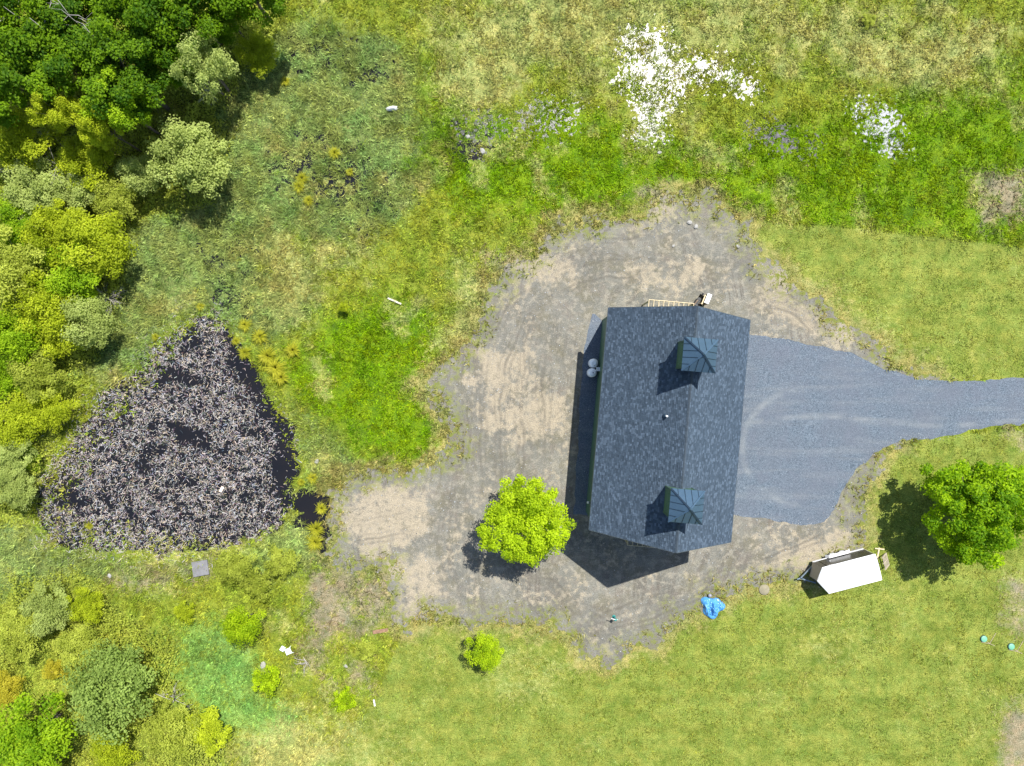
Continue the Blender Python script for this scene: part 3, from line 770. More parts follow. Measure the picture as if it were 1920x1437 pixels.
plant('yard_tree', 981, 974, 92, 'yard', 'tree', 'round lime-green tree standing alone on the dirt yard beside the barn', 'yard')
plant('maple_tree', 1836, 958, 110, 'maple', 'tree', 'large dense green tree on the lawn at the right edge, behind the white trailer', 'maple')
B = lambda: ('big', R_.randrange(3))
G_W = 'trees of the wood at the upper left'
for (px, py, r, kd, lab) in [
    (30, 40, 105, 'forest', 'dark green woodland tree in the top left corner of the photo'),
    (140, 20, 95, 'forest', 'dark green woodland tree on the top edge, second from the left corner'),
    (245, 40, 100, 'forest', 'dark green woodland tree on the top edge, third from the left corner'),
    (350, 10, 90, 'forest', 'dark green woodland tree on the top edge, fourth from the left corner'),
    (455, -40, 90, 'forest', 'dark green woodland tree on the top edge, rightmost of the wood'),
    (20, 150, 95, 'forest', 'dark green woodland tree on the left edge just below the corner tree'),
    (125, 125, 95, 'forest', 'dark green woodland tree in the second row of the wood, left of the middle'),
    (235, 140, 92, 'forest', 'dark green woodland tree in the middle of the wood, above the sunlit lower edge'),
    (305, 95, 78, 'forest', 'dark green woodland tree left of the grey-green willow with bare stems'),
    (225, 200, 62, 'bright', 'brighter green tree on the lower sunlit edge of the wood'),
    (430, 35, 48, 'forest', 'shaded dark tree at the right end of the wood, above the yellow bush')]:
    plant('woodland_tree', px, py, r, kd, 'tree', lab, B(), 1.35 if kd == 'bright' else 1.0, group=G_W)
for (px, py, r, kd, lab, zs) in [
    (190, 238, 44, 'lime', 'small lime-green tree poking out below the wood, beside its darker gap', 1.7),
    (112, 214, 46, 'lime', 'small lime-green tree under the wood, left of its twin', 1.7),
    (384, 132, 56, 'sage', 'pale grey-green willow with bare stems at the right edge of the wood', 1.9),
    (355, 297, 76, 'sage', 'broad rounded pale sage shrub at the edge of the marsh below the wood', 1.0),
    (264, 330, 40, 'sage', 'small pale sage shrub just left of the broad rounded sage shrub', 1.1),
    (40, 262, 66, 'lime', 'yellow-green shrub on the left edge below the dark wood', 1.2),
    (165, 300, 60, 'lime', 'yellow-green shrub between the bare grey shrub and the sage shrub', 1.1),
    (62, 360, 62, 'sage', 'pale sage shrub near the left edge, below the bare grey shrub', 1.1),
    (140, 362, 50, 'sage', 'pale sage shrub right of the other one below the bare grey shrub', 1.1),
    (215, 372, 46, 'olive', 'olive shrub at the foot of the small sage shrub', 1.0),
    (25, 425, 58, 'bright', 'green shrub on the left edge level with the top of the marsh', 1.1),
    (110, 440, 66, 'lime', 'lime shrub on the left above the pale branch heap', 1.2),
    (182, 462, 68, 'lime', 'wide lime shrub reaching furthest into the marsh above the pond', 1.2),
    (35, 500, 74, 'olive', 'olive-green shrub on the left edge, the widest above the pond level', 1.2),
    (140, 515, 64, 'bright', 'green shrub in the middle of the left thicket', 1.1),
    (80, 570, 66, 'lime', 'lime shrub in the left thicket, left of the bare brown twigs', 1.2),
    (165, 605, 54, 'sage', 'pale green shrub just above the left shoulder of the pond', 1.2),
    (105, 620, 52, 'lime', 'lime shrub tucked left of the pale green shrub above the pond', 1.1),
    (20, 630, 64, 'bright', 'shaded green shrub on the left edge level with the pond top', 1.1),
    (72, 705, 54, 'olive', 'yellow-olive shrub left of the upper pond', 1.0),
    (12, 710, 46, 'bright', 'green shrub on the left edge level with the upper pond', 1.0),
    (95, 765, 44, 'lime', 'lime shrub touching the left bank of the pond', 0.9),
    (28, 790, 52, 'lime', 'yellow-lime shrub near the left edge beside the pond', 1.0),
    (25, 850, 42, 'sage', 'pale sage shrub near the left edge beside the pond', 1.0),
    (54, 862, 24, 'bright', 'small vivid green bush beside the left bank of the pond', 1.0),
    (22, 912, 46, 'sage', 'lowest pale sage shrub on the left edge beside the pond', 1.0),
    (482, 100, 42, 'lime', 'bright yellow-green bush at the upper end of the marsh', 0.8),
    (92, 1140, 50, 'sage', 'pale shrub in the rough grass below the pond at the left', 0.7),
    (160, 1132, 36, 'lime', 'lime shrub right of the pale shrub below the pond', 0.8),
    (38, 1192, 50, 'olive', 'olive shrub on the left edge below the pond', 0.7),
    (150, 1215, 44, 'olive', 'olive shrub just above the large grey-green bush', 0.7),
    (8, 1290, 36, 'yellow', 'orange-yellow shrub on the left edge near the lower corner', 0.8),
    (102, 1256, 22, 'yellow', 'small orange-yellow bush left of the large grey-green bush', 0.8),
    (213, 1290, 88, 'honey', 'large rounded grey-green bush at the lower left', 0.8),
    (58, 1382, 84, 'bright', 'big vivid green bush in the lower left corner', 0.9),
    (212, 1405, 44, 'lime', 'lime bush at the foot of the large grey-green bush', 0.8),
    (330, 1375, 58, 'olive', 'loose olive bush on the bottom edge below the dead branch', 0.7),
    (392, 1372, 44, 'lime', 'yellow-olive bush right of the loose olive one on the bottom edge', 0.7),
    (438, 1060, 38, 'olive', 'olive bush on the bank right of the grey slab below the pond', 0.8),
    (484, 1094, 30, 'olive', 'smaller olive bush down-slope of the one by the grey slab', 0.8),
    (348, 1147, 21, 'lime', 'small lime sapling just above the blue-green seeded patch', 0.9),
    (454, 1172, 40, 'yard', 'round vivid lime sapling on the right rim of the blue-green seeded patch', 1.1),
    (501, 1277, 29, 'yard', 'lime sapling at the lower right rim of the seeded patch', 1.1),
    (643, 1312, 25, 'yard', 'lime sapling standing alone in rough grass, right of the seeded patch', 1.1),
    (908, 1222, 37, 'yard', 'round lime sapling alone on the lawn below the yard tree', 1.2),
    (646, 576, 12, 'lime', 'tiny sapling with a dark shadow in the meadow between pond and yard', 1.5),
    (528, 1052, 32, 'olive', 'green bush on the bank beside the lower right corner of the pond', 0.7),
    (690, 1222, 20, 'olive', 'low green weed bush beside the bare soil patch at lower middle', 0.6),
    (1628, 40, 15, 'olive', 'dark clump of weeds in the dry grass near the top edge', 0.6)]:
    tall = lab.startswith('small lime-green tree'); zs = zs * 0.85 if px < 260 and py < 1000 else zs
    plant('small_tree' if tall else ('sapling' if 'sapling' in lab else ('willow' if 'willow with' in lab and r > 50 else 'shrub')), px, py, r, kd, 'tree' if 'tree' in lab.split(' poking')[0].split(' under')[0] or 'sapling' in lab else 'shrub', lab, B() if tall else None, zs=1.75 if tall else zs)

# tussocks of yellow-green sedge
def tussock_mesh(name, seed, n=260):
    r = np.random.default_rng(seed)
    a = r.uniform(0, 6.28, n); l = r.uniform(0.5, 1.0, n); tilt = r.uniform(0.25, 1.0, n)
    dirs = np.stack([np.cos(a), np.sin(a), np.zeros(n)], 1)
    side = np.stack([-np.sin(a), np.cos(a), np.zeros(n)], 1) * 0.022
    p0 = dirs * 0.06
    p1 = dirs * (l * 0.5 * tilt)[:, None]; p1[:, 2] = 0.55 * l
    p2 = dirs * (l * 1.0 * tilt)[:, None]; p2[:, 2] = 0.55 * l * (1.3 - tilt * 0.7)
    V = np.stack([p0 - side, p0 + side, p1 - side, p1 + side, p2 - side * 0.3, p2 + side * 0.3], 1).reshape(-1, 3)
    k = np.arange(n)[:, None] * 6
    F = np.concatenate([k + np.array([[0, 1, 3, 2]]), k + np.array([[2, 3, 5, 4]])])
    me = npmesh(name, V, F, LM['tuss']); put_f(me, 'tint', np.repeat(r.random(n), 6)); return me
TM = [tussock_mesh('blades', 500 + k) for k in range(3)]
G_T = 'yellow-green sedge tussocks in and round the pond'
for (px, py, r, lab) in [
    (459, 610, 15, 'yellow-green tussock topmost on the right pond bank'), (440, 640, 10, 'small tussock in dark water at the upper right of the pond'),
    (487, 632, 17, 'yellow-green tussock second from the top of the right pond bank'), (457, 662, 15, 'tussock standing in open dark water near the upper right bank'),
    (502, 668, 22, 'large yellow tussock, first of the three joined in a row on the pond bank'), (517, 690, 22, 'large yellow tussock, middle of the three joined on the pond bank'),
    (527, 708, 18, 'large yellow tussock, last of the three joined on the pond bank'), (549, 657, 17, 'green-yellow tussock a little way out of the pond in the meadow grass'),
    (586, 897, 13, 'yellow tussock above the brown channel at the right of the pond'), (564, 905, 9, 'small tussock at the water edge above the brown channel'),
    (601, 955, 14, 'yellow tussock at the head of the brown channel beside the dirt'), (592, 993, 19, 'tall yellow tussock left of the brown channel, upper of two'),
    (590, 1018, 19, 'tall yellow tussock left of the brown channel, lower of two'), (522, 1048, 14, 'yellow tussock on the bank below the lower right of the pond'),
    (163, 988, 9, 'lone yellow tussock among the dead reeds at the lower left of the pond'), (627, 287, 14, 'yellow tussock in the middle of the marsh'),
    (566, 335, 15, 'yellow tussock beside dark bog water, upper of two'), (560, 350, 14, 'yellow tussock beside dark bog water, lower of two'),
    (655, 322, 9, 'small yellow tussock right of the dark bog water'), (578, 376, 12, 'yellow tussock at the lower end of the bog'),
    (290, 632, 9, 'small tussock on the bank at the upper left of the pond'), (375, 575, 10, 'small orange-yellow tussock at the top of the pond'),
    (535, 152, 11, 'yellow-green tussock near the top of the marsh')]:
    z = 0.3; x, y = at(px, py, z); h = float(height(np.array([x]), np.array([y]))[0])
    o = link('sedge_tussock', TM[R_.randrange(3)], None, (x, y, max(h, -0.2)), R_.uniform(0, 6.28))
    k = r * S * 1.25; o.scale = (k, k, k * 1.1)
    tag(o, lab, 'tussock', G_T)

# bare trees and branches
def dead(name, px, py, rpx, label, cat, seed, tall=2.0, n=9, lean=(0, 0), thick=0.06):
    r = random.Random(seed); R = rpx * S; mb = MB()
    x, y = at(px, py, tall * 0.6)
    e = empty(name, (x, y, 0), 0, label, cat)
    mb.tube([(0, 0, -0.1), (lean[0]*0.4, lean[1]*0.4, tall*0.5), (lean[0], lean[1], tall)], [thick, thick*0.7, thick*0.25], 6)
    mb.build('trunk', m_pale, e, True)
    for k in range(n):
        a = r.uniform(0, 6.28); f = r.uniform(0.35, 0.95)
        s0 = Vector((lean[0]*f, lean[1]*f, tall*f)); d = Vector((math.cos(a), math.sin(a), r.uniform(0.0, 0.7))) * R * r.uniform(0.6, 1.0)
        br = MB().tube([s0, s0 + d*0.5 + Vector((r.uniform(-.1,.1)*R, r.uniform(-.1,.1)*R, 0.1)), s0 + d], [thick*0.5, thick*0.35, thick*0.12], 5)
        for q in range(4):
            t0 = s0 + d * r.uniform(0.3, 0.9); a2 = a + r.uniform(-1, 1)
            br.tube([t0, t0 + Vector((math.cos(a2), math.sin(a2), r.uniform(-0.1, 0.4))) * R * 0.35], [thick*0.22, thick*0.08], 4)
        br.build('branch', m_pale, e, True)
dead('dead_tree', 130, 95, 60, 'bare pale tree showing its stem through the canopy of the wood', 'tree', 1, 10.0, 6, (-0.4, 0.5), 0.07)
dead('dead_tree', 165, 60, 50, 'bare pale trunk near the top edge inside the wood', 'tree', 2, 10.3, 5, (0.5, -0.4), 0.06)
dead('dead_tree', 65, 55, 55, 'bare pale trunk in the corner of the wood', 'tree', 3, 10.3, 5, (0.5, -0.4), 0.06)
dead('dead_shrub', 112, 312, 60, 'bare grey twiggy shrub among lime shrubs below the wood', 'shrub', 4, 3.0, 26, (0.2, 0), 0.05)
dead('dead_shrub', 30, 315, 45, 'bare pale branch lying over the shrubs on the left edge', 'shrub', 5, 3.2, 6, (0.3, 0), 0.07)
dead('dead_shrub', 205, 560, 40, 'bare brown twigs between the thicket and the marsh', 'shrub', 6, 1.4, 18, (0, 0), 0.04)
dead('dead_shrub', 160, 465, 26, 'pale heap of branches in the middle of the lime shrubs', 'shrub', 7, 3.4, 10, (0, 0), 0.06)
dead('dead_branch', 322, 1322, 34, 'forked pale dead branch lying beside the blue-green seeded patch', 'branch', 8, 0.35, 6, (0.3, 0.7), 0.07)
dead('dead_branch', 566, 1232, 22, 'bleached branch lying on the grey bare soil at lower middle', 'branch', 9, 0.25, 5, (0.5, -0.5), 0.05)
dead('dead_shrub', 395, 175, 30, 'tangle of bare pale stems at the foot of the grey-green willow', 'shrub', 10, 1.5, 14, (0, 0.3), 0.05)

# ------------------------------------------------------------------ grass, sedge, reeds, undergrowth, straw (uncountable)
m_blade, nt, b = mat('grass_blades')
nt.links.new(attr(nt, 'hue', 'Color'), b.inputs['Base Color'])
b.inputs['Roughness'].default_value = 0.8
b.inputs['Specular IOR Level'].default_value = 0.04
tl = nd(nt, 'ShaderNodeBsdfTranslucent'); nt.links.new(attr(nt, 'hue', 'Color'), tl.inputs[0])
ms = nd(nt, 'ShaderNodeMixShader', i_0=0.3)
out = [n for n in nt.nodes if n.type == 'OUTPUT_MATERIAL'][0]
nt.links.new(b.outputs[0], ms.inputs[1]); nt.links.new(tl.outputs[0], ms.inputs[2]); nt.links.new(ms.outputs[0], out.inputs[0])

X0, X1, Y0, Y1 = -49.0, 49.0, -37.5, 37.5
def blades(name, x, y, z, hgt, spread, width, hue, nb):
    n = len(x); k = np.repeat(np.arange(n), nb); N_ = len(k)
    a = rng.uniform(0, 6.28, N_); l = hgt[k] * rng.uniform(0.6, 1.2, N_); sp = spread[k] * rng.uniform(0.3, 1.2, N_)
    p = np.stack([x[k], y[k], z[k]], 1) + np.stack([rng.normal(size=N_) * 0.05, rng.normal(size=N_) * 0.05, np.full(N_, -0.01)], 1)
    side = np.stack([-np.sin(a), np.cos(a), np.zeros(N_)], 1) * (width[k] * rng.uniform(0.6, 1.3, N_))[:, None]
    tip = p + np.stack([np.cos(a) * sp, np.sin(a) * sp, l], 1)
    V = np.stack([p - side, p + side, tip], 1).reshape(-1, 3)
    me = npmesh(name, V, np.arange(N_ * 3).reshape(N_, 3), m_blade, 3)
    hu = hue[k] * rng.uniform(0.6, 1.4, N_)[:, None]
    put_col(me, 'hue', np.repeat(np.clip(hu, 0, 1), 3, 0))
    return link(name, me)
NT = 330000
tx = rng.uniform(X0, X1, NT); ty = rng.uniform(Y0, Y1, NT)
tm, tyard = masks(tx, ty); tp = f_pond(tx, ty); td = np.maximum(f_drive(tx, ty), f_strip(tx, ty))
bx, by = to_barn(tx, ty)
wet = np.full(NT, -9.0)
for f in GL: wet = np.maximum(wet, f(tx, ty))
wet = np.maximum(wet, f_bog(tx, ty))
keep = (td < -0.05) & (tp < rng.random(NT) ** 2 * (1.0 + 2.6 * sstep(-22, -36, tx))) & ~((np.abs(bx) < 5.2) & (np.abs(by) < 8.3))
prob = np.where(tyard > 0.0, 0.5 * (1 - sstep(0.0, 2.4, tyard)) ** 2 * sstep(0.40, 0.60, fbm(tx, ty, 1.6, 3, 99)), 1.0)
prob *= np.where(wet > 0, 0.9, 1.0)
prob *= 1 - 0.85 * (tm['bare'] > rng.random(NT) * 0.9)
keep &= rng.random(NT) < prob
tx, ty, tp = tx[keep], ty[keep], tp[keep]; tm = {k: v[keep] for k, v in tm.items()}; tyard = tyard[keep]
tone = np.clip((fbm(tx, ty, 0.45, 4, 41) * 0.5 + fbm(tx, ty, 2.4, 4, 43) * 0.6 - 0.25) / 0.55 + rng.normal(size=len(tx)) * 0.18, 0, 1)[:, None]
hue = np.zeros((len(tx), 3)); rg_ = (fbm(tx, ty, 2.2, 3, 47) - 0.5) * 1.3 + rng.normal(size=len(tx)) * 0.22
for nme in ORDER:
    c = np.array(PAL[nme][0]) * (1 - tone) + np.array(PAL[nme][1]) * tone
    if nme == 'meadow': hue = c
    else:
        f = np.clip((tm[nme] - 0.5 + rg_) * 1.6 + 0.5, 0, 1) * np.clip(tm[nme] * 8, 0, 1)
        hue = hue * (1 - f[:, None]) + c * f[:, None]
stripe = 1 + 0.045 * sstep(0.3, 0.6, fbm(tx, ty, 0.08, 2, 49)) * np.sin((ty + 0.05 * tx * (ty > 0)) * 5.2 + 1.2 * np.sin(tx * 0.07)) * tm['lawn']
hue *= stripe[:, None]
hdr = np.clip((fbm(tx, ty, 0.8, 4, 45) - 0.3) / 0.4, 0, 1)[:, None]
hue = hue * rng.uniform(0.5, 1.55, len(tx))[:, None]
hue = hue * (np.array([0.87, 1.0, 0.98]) * (1 - hdr) + np.array([1.13, 0.99, 0.90]) * hdr)
tz = np.maximum(height(tx, ty, tp), -0.17)
is_lawn = tm['lawn'] > 0.5; is_sedge = (tm['sedge'] > 0.5) & ~is_lawn; is_m = ~is_lawn & ~is_sedge
one = np.ones(len(tx))
cl = 0.35 + 1.5 * sstep(0.25, 0.75, fbm(tx, ty, 1.1, 4, 51))
for nme, sel, hg, spd, wd, nb in (('lawn_grass', is_lawn, 0.06, 0.09, 0.036, 2), ('meadow_grass', is_m, 0.17, 0.20, 0.036, 3), ('marsh_sedge', is_sedge, 0.25, 0.27, 0.032, 4)):
    o = blades(nme, tx[sel], ty[sel], tz[sel], (hg * cl)[sel], (spd * cl)[sel], (wd * one)[sel], hue[sel], nb)
    tag(o, {'lawn_grass': 'short mown grass of the lawns round the yard', 'meadow_grass': 'rough uncut meadow grass round the yard and pond', 'marsh_sedge': 'grey-green sedge filling the wet ground above the pond'}[nme], 'grass', kind='stuff')

# low leafy undergrowth beneath the thickets
n = 300000
ux = rng.uniform(X0, -18, n); uy = rng.uniform(Y0, Y1, n)
um, uyd = masks(ux, uy); up = f_pond(ux, uy)
dens = um['scrub'] * np.where(uy < -15, 0.5, 1.0) * (0.45 + 1.0 * sstep(0.35, 0.62, fbm(ux, uy, 0.45, 4, 55)))
kp = (rng.random(n) < dens) & (up < -0.1)
ux, uy = ux[kp], uy[kp]
uz = 0.1 + 1.2 * sstep(0.4, 0.75, fbm(ux, uy, 0.6, 3, 57)) * rng.uniform(0.5, 1.0, len(ux))
P = np.stack([ux, uy, uz], 1); Nn = np.array([0, 0, 0.7]) + rng.normal(size=P.shape) * 0.45
V, F = leaf_quads(P, Nn, 0.19, 0.12, rng)
me = npmesh('undergrowth', V, F, LM['olive']); put_f(me, 'tint', np.repeat(np.clip(0.4 + 0.8 * (fbm(ux, uy, 0.4, 3, 58) - 0.5) + rng.normal(size=len(ux)) * 0.2, 0, 1), 4))
tag(link('undergrowth', me), 'low leafy undergrowth filling the gaps between shrubs at the left', 'undergrowth', kind='stuff')

# dead cattail stalks bent over in the pond
m_reed, nt, b = mat('dead_cattail')
nt.links.new(attr(nt, 'hue', 'Color'), b.inputs['Base Color']); b.inputs['Roughness'].default_value = 0.75; b.inputs['Specular IOR Level'].default_value = 0.2
n = 150000
qx = rng.uniform(-43, -13, n); qy = rng.uniform(-16, 8, n); qp = f_pond(qx, qy)
opn = np.full(n, -9.0)
for p in (poly((415,600),(480,650),(530,760),(566,850),(556,950),(530,960),(505,900),(520,820),(470,740),(430,690)), poly((285,680),(340,690),(360,720),(300,720)), poly((300,780),(390,810),(400,850),(330,830))):
    opn = np.maximum(opn, sd(qx, qy, p))
dn = (0.72 * sstep(-0.4, 0.6, qp) + 0.12 * sstep(-2.2, -0.4, qp)) * (0.06 + 0.60 * sstep(0.28, 0.48, fbm(qx, qy, 0.7, 3, 91)) * (0.16 + 1.1 * sstep(0.44, 0.60, fbm(qx, qy, 3.2, 3, 94)))) * (1 - 0.93 * sstep(-0.5, 0.5, opn)) * (sd(qx, qy, P_POND) > -2.4 * sstep(-20, -30, qx))
kp = rng.random(n) < dn
qx, qy = qx[kp], qy[kp]; n = len(qx)
a0 = rng.uniform(0, 6.28, n); L = 0.07 + 0.30 * rng.random(n) ** 1.6; bend = rng.normal(size=n) * 0.9
segs = 2; pts = []; zb_ = np.maximum(height(qx, qy), -0.2); cur = np.stack([qx, qy, zb_ + 0.03], 1); ang = a0.copy(); rise = rng.uniform(0.3, 1.1, n)
pts.append(cur)
for s in range(segs):
    st = L / segs
    dz = st * (rise - 0.9 * s)
    cur = cur + np.stack([np.cos(ang) * st, np.sin(ang) * st, np.clip(dz, -0.12, 0.3)], 1)
    cur[:, 2] = np.maximum(cur[:, 2], zb_ + 0.05); pts.append(cur); ang = ang + bend / segs + rng.normal(size=n) * 0.25
V = np.zeros((n, (segs + 1) * 2, 3))
for s in range(segs + 1):
    d = pts[min(s + 1, segs)] - pts[max(s - 1, 0)]; d /= np.linalg.norm(d, axis=1, keepdims=True)
    sv_ = np.cross(d, np.array([0, 0, 1.0])); sv_ /= np.linalg.norm(sv_, axis=1, keepdims=True) + 1e-6
    w = (0.014 if s < segs else 0.008) * rng.uniform(0.7, 1.3, n)[:, None]
    V[:, 2 * s] = pts[s] - sv_ * w; V[:, 2 * s + 1] = pts[s] + sv_ * w
k = np.arange(n)[:, None] * (segs + 1) * 2
F = np.concatenate([k + np.array([[2*s, 2*s+1, 2*s+3, 2*s+2]]) for s in range(segs)])
me = npmesh('dead_reeds', V.reshape(-1, 3), F, m_reed)
hu = np.array([0.335, 0.305, 0.285]) * (0.10 + 1.5 * rng.random(n) ** 1.4)[:, None] * (1 + np.outer(rng.normal(size=n) * 0.10, np.array([1, 0.2, -1.2]))) + rng.normal(size=(n, 3)) * 0.015
put_col(me, 'hue', np.repeat(np.clip(hu, 0, 1), (segs + 1) * 2, 0))
tag(link('dead_reeds', me), 'pale dead reed stalks bent over the dark pond water', 'reeds', kind='stuff')

# loose straw on the dirt
n = 34000
sx = rng.uniform(-18, 36, n); sy = rng.uniform(-26, 18, n)
kp = (f_yard_cut(sx, sy) > 0.1) & (f_drive(sx, sy) < 0) & (rng.random(n) < straw_field(sx, sy) ** 1.3 * 0.6 * sstep(0.38, 0.6, fbm(sx, sy, 1.3, 3, 69)))
sx, sy = sx[kp], sy[kp]; n = len(sx); a = rng.uniform(0, 6.28, n); l = rng.uniform(0.08, 0.25, n)
d = np.stack([np.cos(a) * l, np.sin(a) * l, rng.uniform(-0.01, 0.02, n)], 1); sdv = np.stack([-np.sin(a), np.cos(a), np.zeros(n)], 1) * 0.012
p = np.stack([sx, sy, np.full(n, 0.03)], 1)
V = np.stack([p - d/2 - sdv, p - d/2 + sdv, p + d/2 + sdv, p + d/2 - sdv], 1).reshape(-1, 3)
me = npmesh('straw', V, np.arange(n * 4).reshape(n, 4), m_reed)
put_col(me, 'hue', np.repeat(np.array([0.37, 0.315, 0.22]) * rng.uniform(0.5, 1.2, n)[:, None], 4, 0))
tag(link('straw', me), 'pale straw strewn in patches over the dirt yard', 'straw', kind='stuff')

# loose pebbles over the dirt and along the drive's rim
n = 60000
gx_ = rng.uniform(-18, 40, n); gy_ = rng.uniform(-26, 18, n); fy_ = f_yard_cut(gx_, gy_); fd_ = f_drive(gx_, gy_)
pb = np.where(fy_ > 0, 0.10 + 0.35 * sstep(0.5, 0.7, fbm(gx_, gy_, 0.4, 3, 98)), 0) + 0.9 * np.exp(-(fd_ / 0.35) ** 2)
kp = (rng.random(n) < pb) & (fd_ < 0.6)
gx_, gy_ = gx_[kp], gy_[kp]; n = len(gx_); r_ = 0.018 + 0.05 * rng.random(n) ** 4
a = rng.uniform(0, 6.28, n)
V = np.stack([np.stack([gx_ + r_ * np.cos(a + t) * e_, gy_ + r_ * np.sin(a + t) * e_, 0.008 + r_ * z_], 1) for t, e_, z_ in ((0, 1, 0.2), (1.57, 0.8, 0.2), (3.14, 1.1, 0.2), (4.71, 0.7, 0.2), (0.5, 0.3, 0.9))], 1).reshape(-1, 3)
k = np.arange(n)[:, None] * 5
F = np.concatenate([k + np.array([[i_, (i_ + 1) % 4, 4]]) for i_ in range(4)])
me = npmesh('pebbles', V, F, m_reed, 3); me.shade_flat()
put_col(me, 'hue', np.repeat(np.array([0.24, 0.25, 0.26]) * rng.uniform(0.4, 1.6, n)[:, None], 5, 0))
tag(link('pebbles', me), 'loose pebbles scattered over the dirt and along the rim of the drive', 'pebbles', kind='stuff')

# ------------------------------------------------------------------ trailer
m_black = simple('black_panel', (0.020,0.022,0.022), 0.25, var=0.1)
m_rubber = simple('tyre_rubber', (0.02,0.02,0.02), 0.85, var=0.15)
m_roofw = simple('white_trailer_roof', (0.70,0.71,0.73), 0.4, var=0.03, scale=1.2)
m_tan = simple('tan_nose_panel', (0.40,0.33,0.25), 0.6, var=0.1)
m_steel = simple('blue_grey_steel', (0.20,0.26,0.31), 0.4, 0.6, 0.1)
ca_, sb_ = np.array(at(1543, 1066, 2.45)), np.array(at(1655.6, 1087.6, 2.45))
ctr = (np.array(at(1543,1066,2.45)) + np.array(at(1640,1040,2.45)) + np.array(at(1655.6,1087.6,2.45)) + np.array(at(1552.5,1113,2.45))) / 4
tr = empty('trailer', (ctr[0], ctr[1], 0), math.radians(14.5), 'white-roofed enclosed trailer with black sides parked on the grass beside the big tree', 'trailer')
L2, W2, z0, z1 = 2.22, 1.08, 0.45, 2.40
for s in (-1, 1):
    y0, y1 = sorted((s * (W2 - 0.04), s * W2))
    MB().box(-L2, L2, y0, y1, z0, z1).build('side_wall', m_black, tr)
    MB().box(-L2, L2, *sorted((s * (W2 + 0.003), s * (W2 + 0.05))), z0 - 0.08, z0 + 0.06).build('bottom_rail', m_white, tr)
    MB().box(-L2, L2, *sorted((s * (W2 + 0.003), s * (W2 + 0.03))), z1 - 0.06, z1 + 0.0).build('top_rail', m_white, tr)
    for xw in (-0.42, 0.42):
        wh = MB().add(*(lambda m_: (m_.v, m_.f))(MB().tube([(xw, s * (W2 + 0.04), 0.34), (xw, s * (W2 + 0.24), 0.34)], 0.33, 20))).build('wheel', m_rubber, tr, False)
        MB().tube([(xw, s * (W2 + 0.241), 0.34), (xw, s * (W2 + 0.25), 0.34)], 0.20, 16).build('rim', m_white, wh)
    fd = MB(); prof = [(-1.05, 0.45), (-0.85, 0.74), (0.85, 0.74), (1.05, 0.45)]
    for (xa, za_), (xb, zb_) in zip(prof[:-1], prof[1:]):
        fd.bar((xa, s * (W2 + 0.19), za_), (xb, s * (W2 + 0.19), zb_), 0.27, 0.04)
    fd.build('fender', m_white, tr)
    # V nose panels
    a = Vector((-L2, s * W2, 0)); n_ = Vector((-L2 - 0.55, 0, 0))
    q = [a + Vector((0,0,z0)), n_ + Vector((0,0,z0)), n_ + Vector((0,0,z1 - 0.36)), a + Vector((0,0,z1))]
    MB().add(q + [v + Vector((0.05, 0, 0)) for v in q], [(0,1,2,3),(7,6,5,4),(0,4,5,1),(1,5,6,2),(2,6,7,3),(3,7,4,0)]).build('nose_panel', m_tan if s > 0 else m_black, tr)
MB().box(L2 + 0.003, L2 + 0.05, -W2 + 0.02, W2 - 0.02, z0, z1).build('rear_door', m_white, tr)
MB().box(-L2, L2, -W2 + 0.05, W2 - 0.05, z0 - 0.02, z0 + 0.05).build('floor', m_black, tr)
rf = MB(); nr = 8
prof = [(-W2 - 0.02, z1 + 0.002), (-W2 * 0.6, z1 + 0.05), (0, z1 + 0.075), (W2 * 0.6, z1 + 0.05), (W2 + 0.02, z1 + 0.002)]
stn = [(-L2 - 0.56, 0.02, -0.40), (-L2 - 0.02, 1.0, 0.0), (L2 + 0.06, 1.0, 0.0)]
vs_ = [(x, y_ * k, z_ + dz) for x, k, dz in stn for y_, z_ in prof]
fs_ = [(i*5+j, (i+1)*5+j, (i+1)*5+j+1, i*5+j+1)[::-1] for i in range(2) for j in range(4)]
rf.add(vs_, fs_).build('roof', m_roofw, tr)
for k in range(4):
    xk = -1.5 + k * 1.0
    MB().bar((xk, -W2 * 0.98, z1 + 0.03), (xk, 0, z1 + 0.085), 0.02, 0.006).bar((xk, 0, z1 + 0.085), (xk, W2 * 0.98, z1 + 0.03), 0.012, 0.006).build('roof_seam', m_steel, tr)
tg = MB()
for s in (-1, 1): tg.bar((-L2 - 0.1, s * 0.75, 0.42), (-L2 - 1.35, 0, 0.42), 0.09, 0.10)
tg.bar((-L2 - 1.30, 0, 0.42), (-L2 - 1.62, 0, 0.42), 0.10, 0.10).build('tongue', m_steel, tr)
MB().tube([(-L2 - 1.2, 0, 0.0), (-L2 - 1.2, 0, 0.85)], 0.035, 10).build('jack', m_steel, tr)
sd_ = MB().box(-1.75, -1.05, W2 + 0.004, W2 + 0.03, 0.62, 2.2).build('side_door', m_black, tr)
MB().box(-1.15, -1.10, W2 + 0.031, W2 + 0.08, 1.3, 1.45).build('handle', m_white, sd_)
